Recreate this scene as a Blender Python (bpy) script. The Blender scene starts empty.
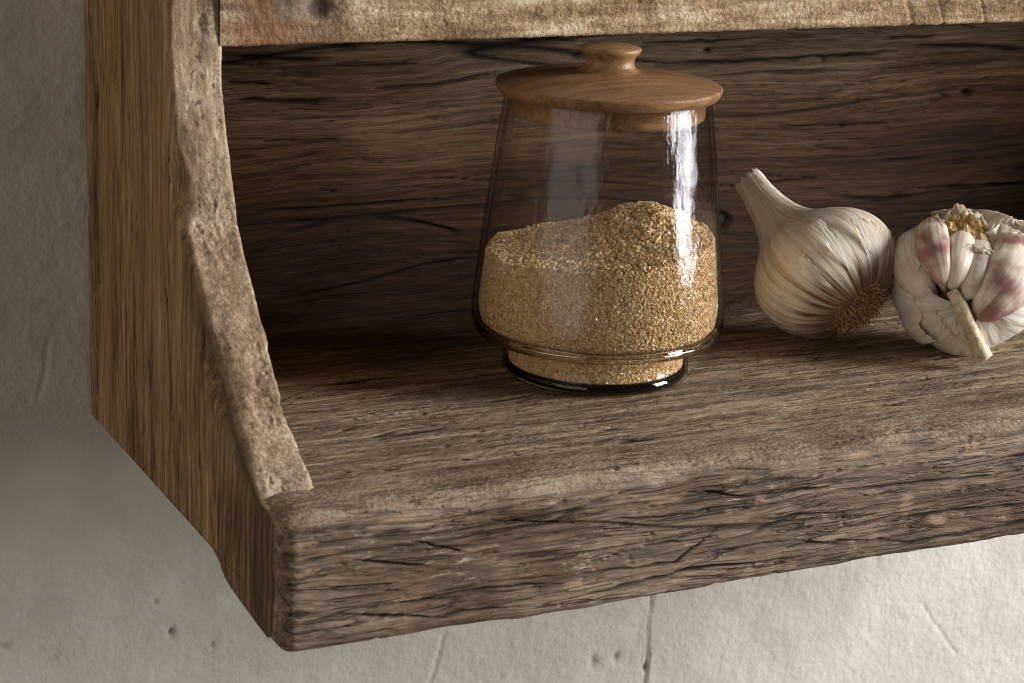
import bpy, math
import numpy as np
from mathutils import Matrix, Vector

rng = np.random.default_rng(7)
S = bpy.context.scene
COL = S.collection

# ------------------------------------------------------------------ camera frame
F_PX = 2110.76
RC = np.array([[0.89747885, 0.09030012, -0.43171471],
               [-0.43950615, 0.26512328, -0.85822141],
               [0.03696013, 0.95997684, 0.27763]])
CAM = np.array([-0.39555453, -0.71167963, 0.24402607])
RIGHT, UP, BACK = RC[:, 0], RC[:, 1], RC[:, 2]

def ray(px, py):
    d = RC @ np.array([px - 512.0, 341.5 - py, -F_PX]); return d / np.linalg.norm(d)
def hit(px, py, ax, val):
    d = ray(px, py); return CAM + (val - CAM[ax]) / d[ax] * d

# ------------------------------------------------------------------ numpy noise
_perm = np.random.default_rng(3).permutation(256).astype(np.int64)
_perm = np.concatenate([_perm, _perm, _perm])
_g = np.random.default_rng(4).normal(size=(256, 3)); _g /= np.linalg.norm(_g, axis=1)[:, None]
def perlin(x, y, z):
    x, y, z = np.broadcast_arrays(x, y, z)
    xi, yi, zi = np.floor(x).astype(np.int64), np.floor(y).astype(np.int64), np.floor(z).astype(np.int64)
    xf, yf, zf = x - xi, y - yi, z - zi
    xi &= 255; yi &= 255; zi &= 255
    f = lambda t: t * t * t * (t * (t * 6 - 15) + 10)
    u, v, w = f(xf), f(yf), f(zf)
    def c(i, j, k):
        h = _perm[_perm[_perm[xi + i & 255] + (yi + j & 255)] + (zi + k & 255)]
        g = _g[h]
        return g[..., 0] * (xf - i) + g[..., 1] * (yf - j) + g[..., 2] * (zf - k)
    L = lambda a, b, t: a + t * (b - a)
    return 1.6 * L(L(L(c(0,0,0), c(1,0,0), u), L(c(0,1,0), c(1,1,0), u), v),
                   L(L(c(0,0,1), c(1,0,1), u), L(c(0,1,1), c(1,1,1), u), v), w)
def fbm(x, y, z, o=4, gain=0.5):
    s = 0; a = 1; n = 0
    for i in range(o):
        s = s + a * perlin(x + 17.3 * i, y - 9.1 * i, z + 5.7 * i); n += a; a *= gain; x = x * 2.03; y = y * 2.03; z = z * 2.03
    return s / n
def sstep(a, b, x):
    t = np.clip((x - a) / (b - a), 0, 1); return t * t * (3 - 2 * t)

# ------------------------------------------------------------------ mesh helpers
def mesh_obj(name, V, Fq, mat, parent=None, attrs=None, smooth=True, loc=None):
    me = bpy.data.meshes.new(name)
    V = np.asarray(V, np.float32); Fq = np.asarray(Fq, np.int32)
    k = Fq.shape[1]
    me.vertices.add(len(V)); me.vertices.foreach_set('co', V.ravel())
    me.loops.add(Fq.size); me.loops.foreach_set('vertex_index', Fq.ravel())
    me.polygons.add(len(Fq)); me.polygons.foreach_set('loop_start', np.arange(0, Fq.size, k, dtype=np.int32))
    me.polygons.foreach_set('use_smooth', np.full(len(Fq), smooth))
    me.update(calc_edges=True); me.validate()
    for an, av in (attrs or {}).items():
        a = me.attributes.new(an, 'FLOAT', 'POINT'); a.data.foreach_set('value', np.asarray(av, np.float32).ravel())
    if mat: me.materials.append(mat)
    o = bpy.data.objects.new(name, me); COL.objects.link(o)
    if parent: o.parent = parent
    if loc is not None: o.location = loc
    return o
def grid_faces(nu, nv, wu=False, wv=False, off=0):
    iu = np.arange(nu if wu else nu - 1); iv = np.arange(nv if wv else nv - 1)
    a, b = np.meshgrid(iu, iv, indexing='ij')
    a2 = (a + 1) % nu; b2 = (b + 1) % nv
    return np.stack([a * nv + b, a2 * nv + b, a2 * nv + b2, a * nv + b2], -1).reshape(-1, 4) + off
def empty(name, loc, label, cat, group=None):
    o = bpy.data.objects.new(name, None); COL.objects.link(o); o.location = loc
    o.empty_display_size = 0.02
    o['label'] = label; o['category'] = cat
    if group: o['group'] = group
    return o
def cat_parts(parts):
    V, Fs, off = [], [], 0
    for v, f in parts:
        V.append(v); Fs.append(f + off); off += len(v)
    return np.concatenate(V), np.concatenate(Fs)
def grid_normals(P, wu=False, wv=False):
    def d(A, ax, wrap):
        if wrap: return np.roll(A, -1, ax) - np.roll(A, 1, ax)
        return np.gradient(A, axis=ax)
    n = np.cross(d(P, 0, wu), d(P, 1, wv)); l = np.linalg.norm(n, axis=-1, keepdims=True)
    return n / np.maximum(l, 1e-12)

# ------------------------------------------------------------------ shader helpers
class NT:
    def __init__(s, name):
        s.m = bpy.data.materials.new(name); s.m.use_nodes = True
        s.t = s.m.node_tree; s.t.nodes.clear()
        s.out = s.n('ShaderNodeOutputMaterial'); s.tc = s.n('ShaderNodeTexCoord').outputs['Object']
    def n(s, ty, **k):
        nd = s.t.nodes.new(ty)
        for a, b in k.items(): setattr(nd, a, b)
        return nd
    def set(s, sock, v):
        if isinstance(v, bpy.types.NodeSocket): s.t.links.new(v, sock)
        elif isinstance(v, tuple) and len(v) == 3 and sock.type == 'RGBA': sock.default_value = (*v, 1)
        else: sock.default_value = v
    def math(s, op, a, b=0.0, c=0.0, clamp=False):
        nd = s.n('ShaderNodeMath', operation=op, use_clamp=clamp)
        for i, v in enumerate((a, b, c)): s.set(nd.inputs[i], v)
        return nd.outputs[0]
    def vmath(s, op, a, b=(0, 0, 0)):
        nd = s.n('ShaderNodeVectorMath', operation=op); s.set(nd.inputs[0], a)
        if op == 'SCALE': s.set(nd.inputs['Scale'], b)
        else: s.set(nd.inputs[1], b)
        return nd.outputs[0]
    def scale(s, v, sc, off=(0, 0, 0)):
        return s.vmath('ADD', s.vmath('MULTIPLY', v, sc), off)
    def noise(s, v, scale=1.0, detail=5.0, rough=0.55, dist=0.0, col=False):
        nd = s.n('ShaderNodeTexNoise'); s.set(nd.inputs['Vector'], v)
        nd.inputs['Scale'].default_value = scale; nd.inputs['Detail'].default_value = detail
        nd.inputs['Roughness'].default_value = rough; nd.inputs['Distortion'].default_value = dist
        return nd.outputs['Color' if col else 'Fac']
    def voro(s, v, scale=1.0, feature='F1'):
        nd = s.n('ShaderNodeTexVoronoi', feature=feature); s.set(nd.inputs['Vector'], v); nd.inputs['Scale'].default_value = scale
        return nd
    def mapr(s, v, a, b, c=0.0, d=1.0, smooth=True):
        nd = s.n('ShaderNodeMapRange'); 
        if smooth: nd.interpolation_type = 'SMOOTHSTEP'
        s.set(nd.inputs[0], v); 
        for i, q in enumerate((a, b, c, d)): nd.inputs[i + 1].default_value = q
        return nd.outputs[0]
    def ramp(s, v, stops):
        nd = s.n('ShaderNodeValToRGB'); s.set(nd.inputs[0], v); e = nd.color_ramp.elements
        while len(e) < len(stops): e.new(0.5)
        for k, (p, c) in enumerate(stops): e[k].position = p; e[k].color = (*c, 1)
        return nd.outputs[0]
    def mix(s, f, a, b, mode='MIX'):
        nd = s.n('ShaderNodeMix', data_type='RGBA', blend_type=mode)
        s.set(nd.inputs[0], f); s.set(nd.inputs[6], a); s.set(nd.inputs[7], b); return nd.outputs[2]
    def mixf(s, f, a, b):
        nd = s.n('ShaderNodeMix', data_type='FLOAT'); s.set(nd.inputs[0], f); s.set(nd.inputs[2], a); s.set(nd.inputs[3], b); return nd.outputs[0]
    def attr(s, name):
        nd = s.n('ShaderNodeAttribute'); nd.attribute_name = name; return nd.outputs['Fac']
    def bump(s, h, dist, strength=1.0, normal=None):
        nd = s.n('ShaderNodeBump'); s.set(nd.inputs['Height'], h); nd.inputs['Distance'].default_value = dist
        nd.inputs['Strength'].default_value = strength
        if normal: s.set(nd.inputs['Normal'], normal)
        return nd.outputs[0]
    def principled(s, col, rough=0.7, normal=None, **k):
        nd = s.n('ShaderNodeBsdfPrincipled'); s.set(nd.inputs['Base Color'], col); s.set(nd.inputs['Roughness'], rough)
        if normal: s.set(nd.inputs['Normal'], normal)
        for a, b in k.items(): s.set(nd.inputs[a.replace('_', ' ')], b)
        s.t.links.new(nd.outputs[0], s.out.inputs[0]); return nd

def lin(r, g, b):
    f = lambda c: (c / 255 / 12.92) if c / 255 < 0.04045 else ((c / 255 + 0.055) / 1.055) ** 2.4
    return (f(r), f(g), f(b))

def splits(T, p, sc, off, width, mscale, lo=0.5, hi=0.6):
    """thin dark checks along the grain: zero lines of a stretched noise, broken up by a mask"""
    n = T.noise(T.scale(p, sc, off), 1, 2, 0.5)
    l = T.mapr(T.math('ABSOLUTE', T.math('SUBTRACT', n, 0.5)), 0.0, width, 1.0, 0.0)
    m = T.mapr(T.noise(T.scale(p, mscale, off), 1, 3, 0.6), lo, hi)
    return T.math('MULTIPLY', l, m)

def wood_layers(T, axis, pal, seed=0.0, along=6.0, across=170.0, streak=None, warp=0.004, dark=None, blot=22.0):
    """grain colour and height for wood whose fibres run along one axis ('x' or 'z')"""
    o = (seed, seed * 1.7, seed * 0.6)
    wn = T.noise(T.scale(T.tc, (9, 9, 22) if axis == 'x' else (22, 22, 9), o), 1, 3, 0.5, col=True)
    wv = T.vmath('SCALE', T.vmath('SUBTRACT', wn, (0.5, 0.5, 0.5)), warp * 2)
    p = T.vmath('ADD', T.tc, wv)
    st = (lambda a, c: (a, c, c)) if axis == 'x' else (lambda a, c: (c, c, a))
    g1 = T.noise(T.scale(p, st(along * 1.6, across * 2.6), o), 1, 6, 0.68)
    g2 = T.noise(T.scale(p, st(along * 6, across * 8), o), 1, 5, 0.75)
    g3 = T.noise(T.scale(p, st(along * 0.7, across * 0.35), o), 1, 4, 0.55)
    bl = T.noise(T.scale(T.tc, st(blot * 0.45, blot), o), 1, 4, 0.55)
    v = T.math('ADD', T.math('MULTIPLY', g1, 0.42), T.math('ADD', T.math('MULTIPLY', g2, 0.33), T.math('MULTIPLY', g3, 0.25)))
    v = T.mapr(v, 0.385, 0.615, smooth=False)
    col = T.ramp(v, [(0.0, pal[0]), (0.33, pal[1]), (0.62, pal[2]), (1.0, pal[3])])
    if dark:   # discoloured patches
        col = T.mix(T.mapr(bl, 0.5, 0.66, 0, 0.75), col, dark)
    return col, v, g1, g2, bl, p, st

# ------------------------------------------------------------------ materials
XO = -0.1775
def mat_side():
    T = NT('weathered_side_wood')
    pal = [lin(54, 38, 26), lin(112, 85, 58), lin(152, 121, 86), lin(190, 162, 122)]
    col, v, g1, g2, bl, p, st = wood_layers(T, 'z', pal, 3.1, 11.0, 210.0, warp=0.0075)
    # thin red-brown resin streaks
    kn = T.vmath('SUBTRACT', T.tc, (XO, -0.040, 0.118))
    kl = T.n('ShaderNodeVectorMath', operation='LENGTH'); T.set(kl.inputs[0], T.vmath('MULTIPLY', kn, (0.2, 1.6, 0.8)))
    kr = T.math('SINE', T.math('MULTIPLY', T.math('ADD', kl.outputs['Value'], T.math('MULTIPLY', bl, 0.004)), 3600.0))
    km = T.mapr(kl.outputs['Value'], 0.004, 0.009, 1.0, 0.0)
    col = T.mix(T.math('MULTIPLY', km, T.mapr(kr, -0.6, 0.8, 0.15, 0.7)), col, lin(66, 42, 27))
    rs = T.noise(T.scale(p, (300, 300, 14), (9, 2, 4)), 1, 3, 0.6)
    col = T.mix(T.mapr(rs, 0.60, 0.69, 0, 0.85), col, lin(82, 40, 22))
    ds = T.noise(T.scale(p, (900, 900, 26), (1, 7, 3)), 1, 3, 0.6)
    col = T.mix(T.mapr(ds, 0.60, 0.70, 0, 0.75), col, lin(40, 27, 19))
    # grey weathering near the front arris, with the hollow's shade painted in
    col = T.mix(T.mapr(T.noise(T.scale(p, (50, 50, 11), (5, 5, 2)), 1, 4, 0.6), 0.45, 0.65, 0, 0.5), col, lin(160, 124, 80))
    sp1 = splits(T, p, (330, 330, 9), (3, 8, 1), 0.025, (60, 60, 14), 0.5, 0.62)
    col = T.mix(T.math('MULTIPLY', sp1, 0.8), col, lin(34, 22, 15))
    gy = T.attr('grey')
    col = T.mix(T.math('MULTIPLY', gy, T.mapr(bl, 0.3, 0.6, 0.5, 1.0)), col, lin(76, 66, 58))
    # the sawn front edge: pale, rubbed, fuzzy
    ed = T.attr('edge')
    e1 = T.noise(T.scale(T.tc, (90, 90, 22), (2, 2, 2)), 1, 6, 0.6)
    e2 = T.noise(T.scale(T.tc, (1, 1, 1)), 900, 4, 0.7)
    ev = T.math('ADD', T.math('MULTIPLY', e1, 0.7), T.math('MULTIPLY', e2, 0.3))
    e3 = T.noise(T.scale(T.tc, (700, 700, 60), (2, 5, 2)), 1, 4, 0.65)
    ev = T.math('ADD', T.math('MULTIPLY', ev, 0.62), T.math('MULTIPLY', e3, 0.38))
    ec = T.ramp(T.mapr(ev, 0.34, 0.64), [(0, lin(112, 90, 70)), (0.4, lin(150, 125, 100)), (0.75, lin(175, 151, 125)), (1, lin(212, 195, 172))])
    pn = T.noise(T.scale(T.tc, (420, 420, 300), (6, 1, 2)), 1, 2, 0.6)
    pm = T.noise(T.scale(T.tc, (50, 50, 30), (3, 3, 9)), 1, 3, 0.6)
    ec = T.mix(T.math('MULTIPLY', T.mapr(pn, 0.60, 0.68, 0, 0.8), T.mapr(pm, 0.42, 0.58)), ec, lin(86, 64, 46))
    pit = T.attr('pit')
    ec = T.mix(T.math('MULTIPLY', pit, 0.6), ec, lin(120, 92, 66))
    wear = T.attr('wear')
    ec = T.mix(T.math('MULTIPLY', wear, T.mapr(e2, 0.4, 0.62)), ec, lin(214, 200, 178))
    col = T.mix(T.math('MULTIPLY', T.attr('low'), T.mapr(g1, 0.42, 0.58, 0.85, 0.25)), col, lin(62, 48, 37))
    col = T.mix(ed, col, ec)
    crk = T.attr('crk')
    col = T.mix(crk, col, lin(30, 22, 16))
    h = T.math('ADD', T.math('MULTIPLY', g2, 0.6), T.math('MULTIPLY', g1, 0.8))
    h = T.mixf(ed, h, T.math('MULTIPLY', e2, 0.9))
    b = T.bump(h, 0.0006, 0.8)
    T.principled(col, T.mixf(ed, 0.8, 0.7), b, Specular_IOR_Level=0.22)
    return T.m

def mat_rail():
    T = NT('weathered_rail_wood')
    pal = [lin(66, 53, 43), lin(118, 99, 83), lin(150, 129, 110), lin(192, 173, 151)]
    col, v, g1, g2, bl, p, st = wood_layers(T, 'x', pal, 1.3, 9.0, 230.0, warp=0.006, dark=lin(104, 78, 60), blot=40)
    # grey streaks and rusty patches
    gs = T.noise(T.scale(p, (14, 110, 110), (4, 1, 8)), 1, 4, 0.6)
    col = T.mix(T.mapr(gs, 0.52, 0.64, 0, 0.55), col, lin(92, 78, 66))
    ru = T.noise(T.scale(T.tc, (34, 70, 70), (7, 7, 1)), 1, 4, 0.6)
    col = T.mix(T.mapr(ru, 0.58, 0.68, 0, 0.4), col, lin(146, 110, 80))
    # pale lifted fibres
    fb = T.noise(T.scale(p, (90, 420, 420), (3, 9, 5)), 1, 6, 0.75)
    msk = T.noise(T.scale(T.tc, (26, 60, 60), (5, 3, 9)), 1, 3, 0.6)
    fm = T.math('MULTIPLY', T.mapr(fb, 0.55, 0.66), T.mapr(msk, 0.46, 0.6))
    col = T.mix(T.math('MULTIPLY', fm, 0.85), col, lin(214, 198, 176))
    s1 = splits(T, p, (13, 330, 330), (2, 1, 6), 0.035, (30, 90, 90), 0.42, 0.54)
    s2 = splits(T, p, (30, 800, 800), (7, 1, 3), 0.045, (60, 160, 160), 0.46, 0.58)
    sq = T.math('MAXIMUM', s1, T.math('MULTIPLY', s2, 0.45))
    col = T.mix(T.math('MULTIPLY', sq, 0.85), col, lin(36, 27, 21))
    # top: rubbed pinkish strip near the arris, dusty floor behind it
    top = T.attr('top'); sep = T.n('ShaderNodeSeparateXYZ'); T.set(sep.inputs[0], T.tc)
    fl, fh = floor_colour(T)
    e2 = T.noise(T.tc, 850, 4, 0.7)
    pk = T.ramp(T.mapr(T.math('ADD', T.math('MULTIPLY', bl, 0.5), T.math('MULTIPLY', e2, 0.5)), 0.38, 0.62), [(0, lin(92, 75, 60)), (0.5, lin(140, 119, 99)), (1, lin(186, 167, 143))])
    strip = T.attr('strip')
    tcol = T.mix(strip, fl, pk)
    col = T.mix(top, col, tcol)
    col = T.mix(T.math('MULTIPLY', T.math('MULTIPLY', sq, 0.75), T.math('MULTIPLY', top, strip)), col, lin(60, 46, 36))
    pat = T.attr('patch')
    col = T.mix(T.math('MULTIPLY', pat, 0.8), col, lin(196, 162, 128))
    crk = T.attr('crk')
    col = T.mix(crk, col, lin(32, 26, 22))
    h = T.math('SUBTRACT', T.math('ADD', T.math('MULTIPLY', g2, 0.9), T.math('MULTIPLY', fb, 0.9)), T.math('MULTIPLY', sq, 0.7))
    h = T.mixf(top, h, fh)
    T.principled(col, T.mixf(strip, 0.78, 0.65), T.bump(h, 0.0009, 0.9), Specular_IOR_Level=0.25)
    return T.m

def floor_colour(T):
    p = T.tc
    g1 = T.noise(T.scale(p, (14, 190, 60), (2, 5, 1)), 1, 7, 0.65)
    g2 = T.noise(T.scale(p, (120, 700, 300), (8, 5, 1)), 1, 5, 0.7)
    bl = T.noise(T.scale(p, (12, 34, 20), (1, 9, 1)), 1, 4, 0.6)
    v = T.mapr(T.math('ADD', T.math('MULTIPLY', g1, 0.6), T.math('MULTIPLY', g2, 0.4)), 0.36, 0.64)
    c = T.ramp(v, [(0, lin(82, 66, 52)), (0.35, lin(136, 116, 93)), (0.7, lin(170, 150, 124)), (1, lin(204, 187, 160))])
    c = T.mix(T.mapr(bl, 0.5, 0.64, 0, 0.55), c, lin(112, 102, 94))
    c = T.mix(T.mapr(T.noise(T.scale(p, (40, 160, 60), (6, 2, 6)), 1, 4, 0.7), 0.62, 0.72, 0, 0.8), c, lin(66, 44, 30))
    pn = T.noise(T.scale(p, (330, 560, 300), (9, 2, 2)), 1, 3, 0.6)
    pm = T.noise(T.scale(p, (22, 60, 30), (3, 3, 9)), 1, 3, 0.6)
    c = T.mix(T.math('MULTIPLY', T.mapr(pn, 0.56, 0.64, 0, 0.85), T.mapr(pm, 0.42, 0.6)), c, lin(62, 46, 33))
    du = T.noise(T.scale(p, (700, 900, 700), (1, 2, 2)), 1, 3, 0.7)
    c = T.mix(T.mapr(du, 0.56, 0.68, 0, 0.5), c, lin(200, 184, 160))
    # shade over the back half is painted in as darker brown
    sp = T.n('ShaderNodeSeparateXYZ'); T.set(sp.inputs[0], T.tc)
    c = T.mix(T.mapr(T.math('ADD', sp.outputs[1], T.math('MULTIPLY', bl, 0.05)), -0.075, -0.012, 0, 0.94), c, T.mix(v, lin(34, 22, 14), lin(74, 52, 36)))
    fs = splits(T, p, (22, 420, 100), (4, 4, 4), 0.04, (40, 130, 60), 0.5, 0.6)
    c = T.mix(T.math('MULTIPLY', fs, 0.7), c, lin(50, 36, 27))
    return c, T.math('ADD', T.math('MULTIPLY', g1, 0.9), T.math('SUBTRACT', T.math('MULTIPLY', g2, 0.9), T.math('MULTIPLY', pn, 0.8)))
def mat_floor():
    T = NT('worn_board_wood')
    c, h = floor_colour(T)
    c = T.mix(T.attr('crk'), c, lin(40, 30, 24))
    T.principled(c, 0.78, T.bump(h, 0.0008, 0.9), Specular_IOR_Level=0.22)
    return T.m

def mat_back():
    T = NT('dark_back_wood')
    pal = [lin(34, 23, 16), lin(70, 49, 35), lin(96, 72, 53), lin(124, 97, 74)]
    col, v, g1, g2, bl, p, st = wood_layers(T, 'x', pal, 6.2, 6.0, 210.0, warp=0.007)
    sp = T.n('ShaderNodeSeparateXYZ'); T.set(sp.inputs[0], T.tc)
    # greyer towards the top, redder low down
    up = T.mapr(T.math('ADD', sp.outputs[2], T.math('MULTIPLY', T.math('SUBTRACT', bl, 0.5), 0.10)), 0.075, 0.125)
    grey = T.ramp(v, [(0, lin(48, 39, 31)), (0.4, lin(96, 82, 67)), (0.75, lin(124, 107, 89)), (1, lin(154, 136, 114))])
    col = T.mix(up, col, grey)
    low = T.mapr(T.math('ADD', sp.outputs[2], T.math('MULTIPLY', T.math('SUBTRACT', bl, 0.5), 0.08)), 0.040, 0.095, 0.85, 0)  # shadow of jar and garlic painted into the lower wood
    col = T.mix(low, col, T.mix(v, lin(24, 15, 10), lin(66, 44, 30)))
    bs = T.math('MAXIMUM', splits(T, p, (9, 300, 300), (1, 5, 2), 0.022, (20, 70, 70), 0.5, 0.6), T.math('MULTIPLY', splits(T, p, (26, 760, 760), (3, 5, 7), 0.04, (50, 150, 150), 0.5, 0.62), 0.6))
    col = T.mix(T.math('MULTIPLY', bs, 0.85), col, lin(18, 12, 9))
    col = T.mix(T.attr('knot_and_patch'), col, lin(34, 24, 20))
    col = T.mix(T.attr('crk'), col, lin(16, 12, 10))
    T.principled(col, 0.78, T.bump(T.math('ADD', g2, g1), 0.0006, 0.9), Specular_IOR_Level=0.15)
    return T.m

def mat_upper():
    T = NT('pale_sawn_wood')
    n1 = T.noise(T.scale(T.tc, (22, 90, 140), (3, 3, 3)), 1, 6, 0.62)
    n2 = T.noise(T.tc, 800, 4, 0.7)
    v = T.mapr(T.math('ADD', T.math('MULTIPLY', n1, 0.65), T.math('MULTIPLY', n2, 0.35)), 0.36, 0.64)
    c = T.ramp(v, [(0, lin(108, 80, 56)), (0.4, lin(150, 122, 90)), (0.75, lin(180, 154, 122)), (1, lin(212, 192, 164))])
    c = T.mix(T.attr('grey'), c, lin(104, 88, 78))
    c = T.mix(T.attr('rust'), c, lin(138, 92, 58))
    c = T.mix(T.attr('crk'), c, lin(50, 34, 30))
    T.principled(c, 0.75, T.bump(n2, 0.0009, 0.9), Specular_IOR_Level=0.25)
    return T.m

def mat_wall():
    T = NT('limewashed_plaster')
    n1 = T.noise(T.tc, 30, 4, 0.5); n2 = T.noise(T.tc, 360, 3, 0.6)
    c = T.mix(T.mapr(n1, 0.35, 0.65), lin(202, 196, 184), lin(212, 207, 196))
    c = T.mix(T.math('MULTIPLY', T.attr('pit'), 0.8), c, lin(112, 100, 82))
    T.principled(c, 0.85, T.bump(n2, 0.0006, 0.8))
    return T.m

def mat_lid():
    T = NT('oiled_lid_wood')
    a = T.attr('gx')
    g = T.noise(T.scale(T.tc, (26, 420, 200), (1, 1, 1)), 1, 5, 0.6)
    f = T.noise(T.scale(T.tc, (380, 1700, 1700), (4, 1, 2)), 1, 3, 0.6)
    bl = T.noise(T.tc, 40, 3, 0.5)
    v = T.mapr(T.math('ADD', T.math('MULTIPLY', g, 0.5), T.math('ADD', T.math('MULTIPLY', f, 0.3), T.math('MULTIPLY', bl, 0.2))), 0.32, 0.68)
    c = T.ramp(v, [(0, lin(104, 72, 46)), (0.45, lin(142, 104, 70)), (1, lin(170, 132, 92))])
    po = T.noise(T.scale(T.tc, (900, 2400, 2400), (4, 1, 2)), 1, 2, 0.6)
    c = T.mix(T.mapr(f, 0.56, 0.68, 0, 0.6), c, lin(92, 60, 35))
    c = T.mix(T.mapr(po, 0.54, 0.66, 0, 0.5), c, lin(84, 54, 32))
    T.principled(c, 0.42, T.bump(f, 0.0003, 0.5), Specular_IOR_Level=0.4)
    return T.m

def mat_glass():
    # thin blown glass: mirror reflection over clear transmission, greener where the path through it is long
    T = NT('blown_glass')
    wv = T.noise(T.scale(T.tc, (60, 60, 22), (1, 1, 1)), 1, 2, 0.5)
    w2 = T.noise(T.scale(T.tc, (230, 230, 120), (4, 1, 1)), 1, 3, 0.6)
    h = T.math('ADD', wv, T.math('MULTIPLY', w2, 0.2))
    bp = T.bump(h, 0.0024, 0.85)
    geo = T.n('ShaderNodeNewGeometry')
    dt = T.n('ShaderNodeVectorMath', operation='DOT_PRODUCT'); T.set(dt.inputs[0], geo.outputs['Incoming']); T.set(dt.inputs[1], bp)
    c1 = T.math('SUBTRACT', 1.0, T.math('ABSOLUTE', dt.outputs['Value']), clamp=True)
    fres = T.math('MULTIPLY_ADD', T.math('POWER', c1, 5.0), 0.90, 0.045)
    lw = T.n('ShaderNodeLayerWeight'); lw.inputs['Blend'].default_value = 0.35
    tr = T.n('ShaderNodeBsdfTransparent')
    tint = T.ramp(lw.outputs['Facing'], [(0.0, (0.995, 0.99, 0.98)), (0.6, (0.97, 0.965, 0.95)), (0.90, (0.82, 0.81, 0.78)), (1.0, (0.42, 0.41, 0.38))])
    T.set(tr.inputs[0], tint)
    gl = T.n('ShaderNodeBsdfAnisotropic') if False else T.n('ShaderNodeBsdfGlossy'); gl.inputs['Roughness'].default_value = 0.12; T.set(gl.inputs['Normal'], bp)
    gl.inputs['Color'].default_value = (0.44, 0.44, 0.48, 1)
    mx = T.n('ShaderNodeMixShader'); T.set(mx.inputs[0], fres); T.t.links.new(tr.outputs[0], mx.inputs[1]); T.t.links.new(gl.outputs[0], mx.inputs[2])
    T.t.links.new(mx.outputs[0], T.out.inputs[0])
    return T.m
def mat_thick_glass():
    T = NT('thick_glass')
    n = T.n('ShaderNodeBsdfGlass'); n.inputs['Color'].default_value = (0.94, 0.92, 0.87, 1); n.inputs['IOR'].default_value = 1.5; n.inputs['Roughness'].default_value = 0.02
    T.t.links.new(n.outputs[0], T.out.inputs[0]); return T.m

def mat_sugar():
    T = NT('demerara_crystals')
    r = T.attr('rnd'); 
    c = T.ramp(r, [(0, lin(160, 122, 76)), (0.3, lin(206, 170, 120)), (0.7, lin(234, 206, 162)), (1, lin(253, 243, 222))])
    T.principled(c, T.mapr(r, 0.78, 0.92, 0.5, 0.08), None, Specular_IOR_Level=T.mapr(r, 0.80, 0.92, 0.4, 1.0), Transmission_Weight=0.0, IOR=1.5)
    return T.m

def mat_garlic(name, pinkness=0.0, ochre=0.35, vein=1.0, rough=0.42):
    T = NT(name)
    th = T.attr('th'); t = T.attr('tt')
    cx = T.n('ShaderNodeCombineXYZ'); T.set(cx.inputs[0], th); T.set(cx.inputs[1], t)
    v = cx.outputs[0]
    veins = T.noise(T.scale(v, (60, 1.4, 1)), 1, 4, 0.65)
    fine = T.noise(T.scale(v, (220, 3.0, 1), (4, 0, 0)), 1, 4, 0.7)
    blot = T.noise(T.scale(T.tc, (60, 60, 60)), 1, 4, 0.55)
    c = T.ramp(T.mapr(veins, 0.5 - 0.17 / vein, 0.5 + 0.15 / vein), [(0, lin(188, 158, 118)), (0.22, lin(222, 208, 184)), (0.5, lin(236, 228, 212)), (1, lin(246, 242, 234))])
    c = T.mix(T.mapr(fine, 0.58, 0.7, 0, 0.4 * vein), c, lin(196, 164, 120))
    c = T.mix(T.mapr(blot, 0.45, 0.66, 0, ochre), c, lin(198, 158, 108))
    if pinkness > 0:
        pn = T.noise(T.scale(T.tc, (75, 75, 75), (3, 2, 1)), 1, 3, 0.5)
        st = T.noise(T.scale(v, (30, 1.0, 1), (7, 3, 1)), 1, 3, 0.6)
        pm = T.mapr(T.math('ADD', T.math('MULTIPLY', pn, 0.75), T.math('MULTIPLY', st, 0.25)), 0.36, 0.6, 0, pinkness)
        c = T.mix(pm, c, lin(146, 88, 92))
    c = T.mix(T.attr('dirt'), c, lin(104, 72, 42))
    hb = T.math('ADD', veins, T.math('MULTIPLY', fine, 0.5))
    T.principled(c, rough, T.bump(hb, 0.0004 * vein, 0.5), Subsurface_Weight=0.25, Subsurface_Radius=(0.004, 0.0025, 0.0015), Subsurface_Scale=1.0, Specular_IOR_Level=0.35)
    return T.m
def mat_plain(name, a, b, sc=300, rough=0.8, sss=0.0):
    T = NT(name); n = T.noise(T.tc, sc, 4, 0.6)
    T.principled(T.mix(T.mapr(n, 0.35, 0.65), a, b), rough, T.bump(n, 0.0004, 0.5), Subsurface_Weight=sss, Subsurface_Radius=(0.003, 0.002, 0.001), Subsurface_Scale=1.0)
    return T.m

M_side, M_rail, M_floor, M_back, M_upper, M_wall = mat_side(), mat_rail(), mat_floor(), mat_back(), mat_upper(), mat_wall()
M_lid, M_glass, M_thick, M_sugar = mat_lid(), mat_glass(), mat_thick_glass(), mat_sugar()

# ------------------------------------------------------------------ wood surface functions
def cracks(a, c, k, seed, fa, fc, width=0.10, cover=0.0):
    """long thin splits: a along the grain, c and k across it (metres)"""
    wob = 0.004 * perlin(a * 14 + seed, c * 20, k * 20 + seed)
    n = perlin(a * fa + seed * 3.1, (c + wob) * fc, k * fc * 0.5 + seed)
    m = sstep(cover, cover + 0.22, perlin(a * fa * 0.9 - seed, c * fc * 0.55 + 3, k * fc * 0.3 + seed * 2))
    return np.clip(1 - np.abs(n) / width, 0, 1) * m

def seg(a0, a1, step, lo=None, hi=None):
    return np.arange(a0, a1, step)
def axis_vals(pieces):
    """[(start, end, step), ...] -> increasing sample positions"""
    out = []
    for a, b, s in pieces:
        n = max(1, int(round(abs(b - a) / s))); out.append(np.linspace(a, b, n, endpoint=False))
    out.append([pieces[-1][1]])
    return np.concatenate(out)

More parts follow.
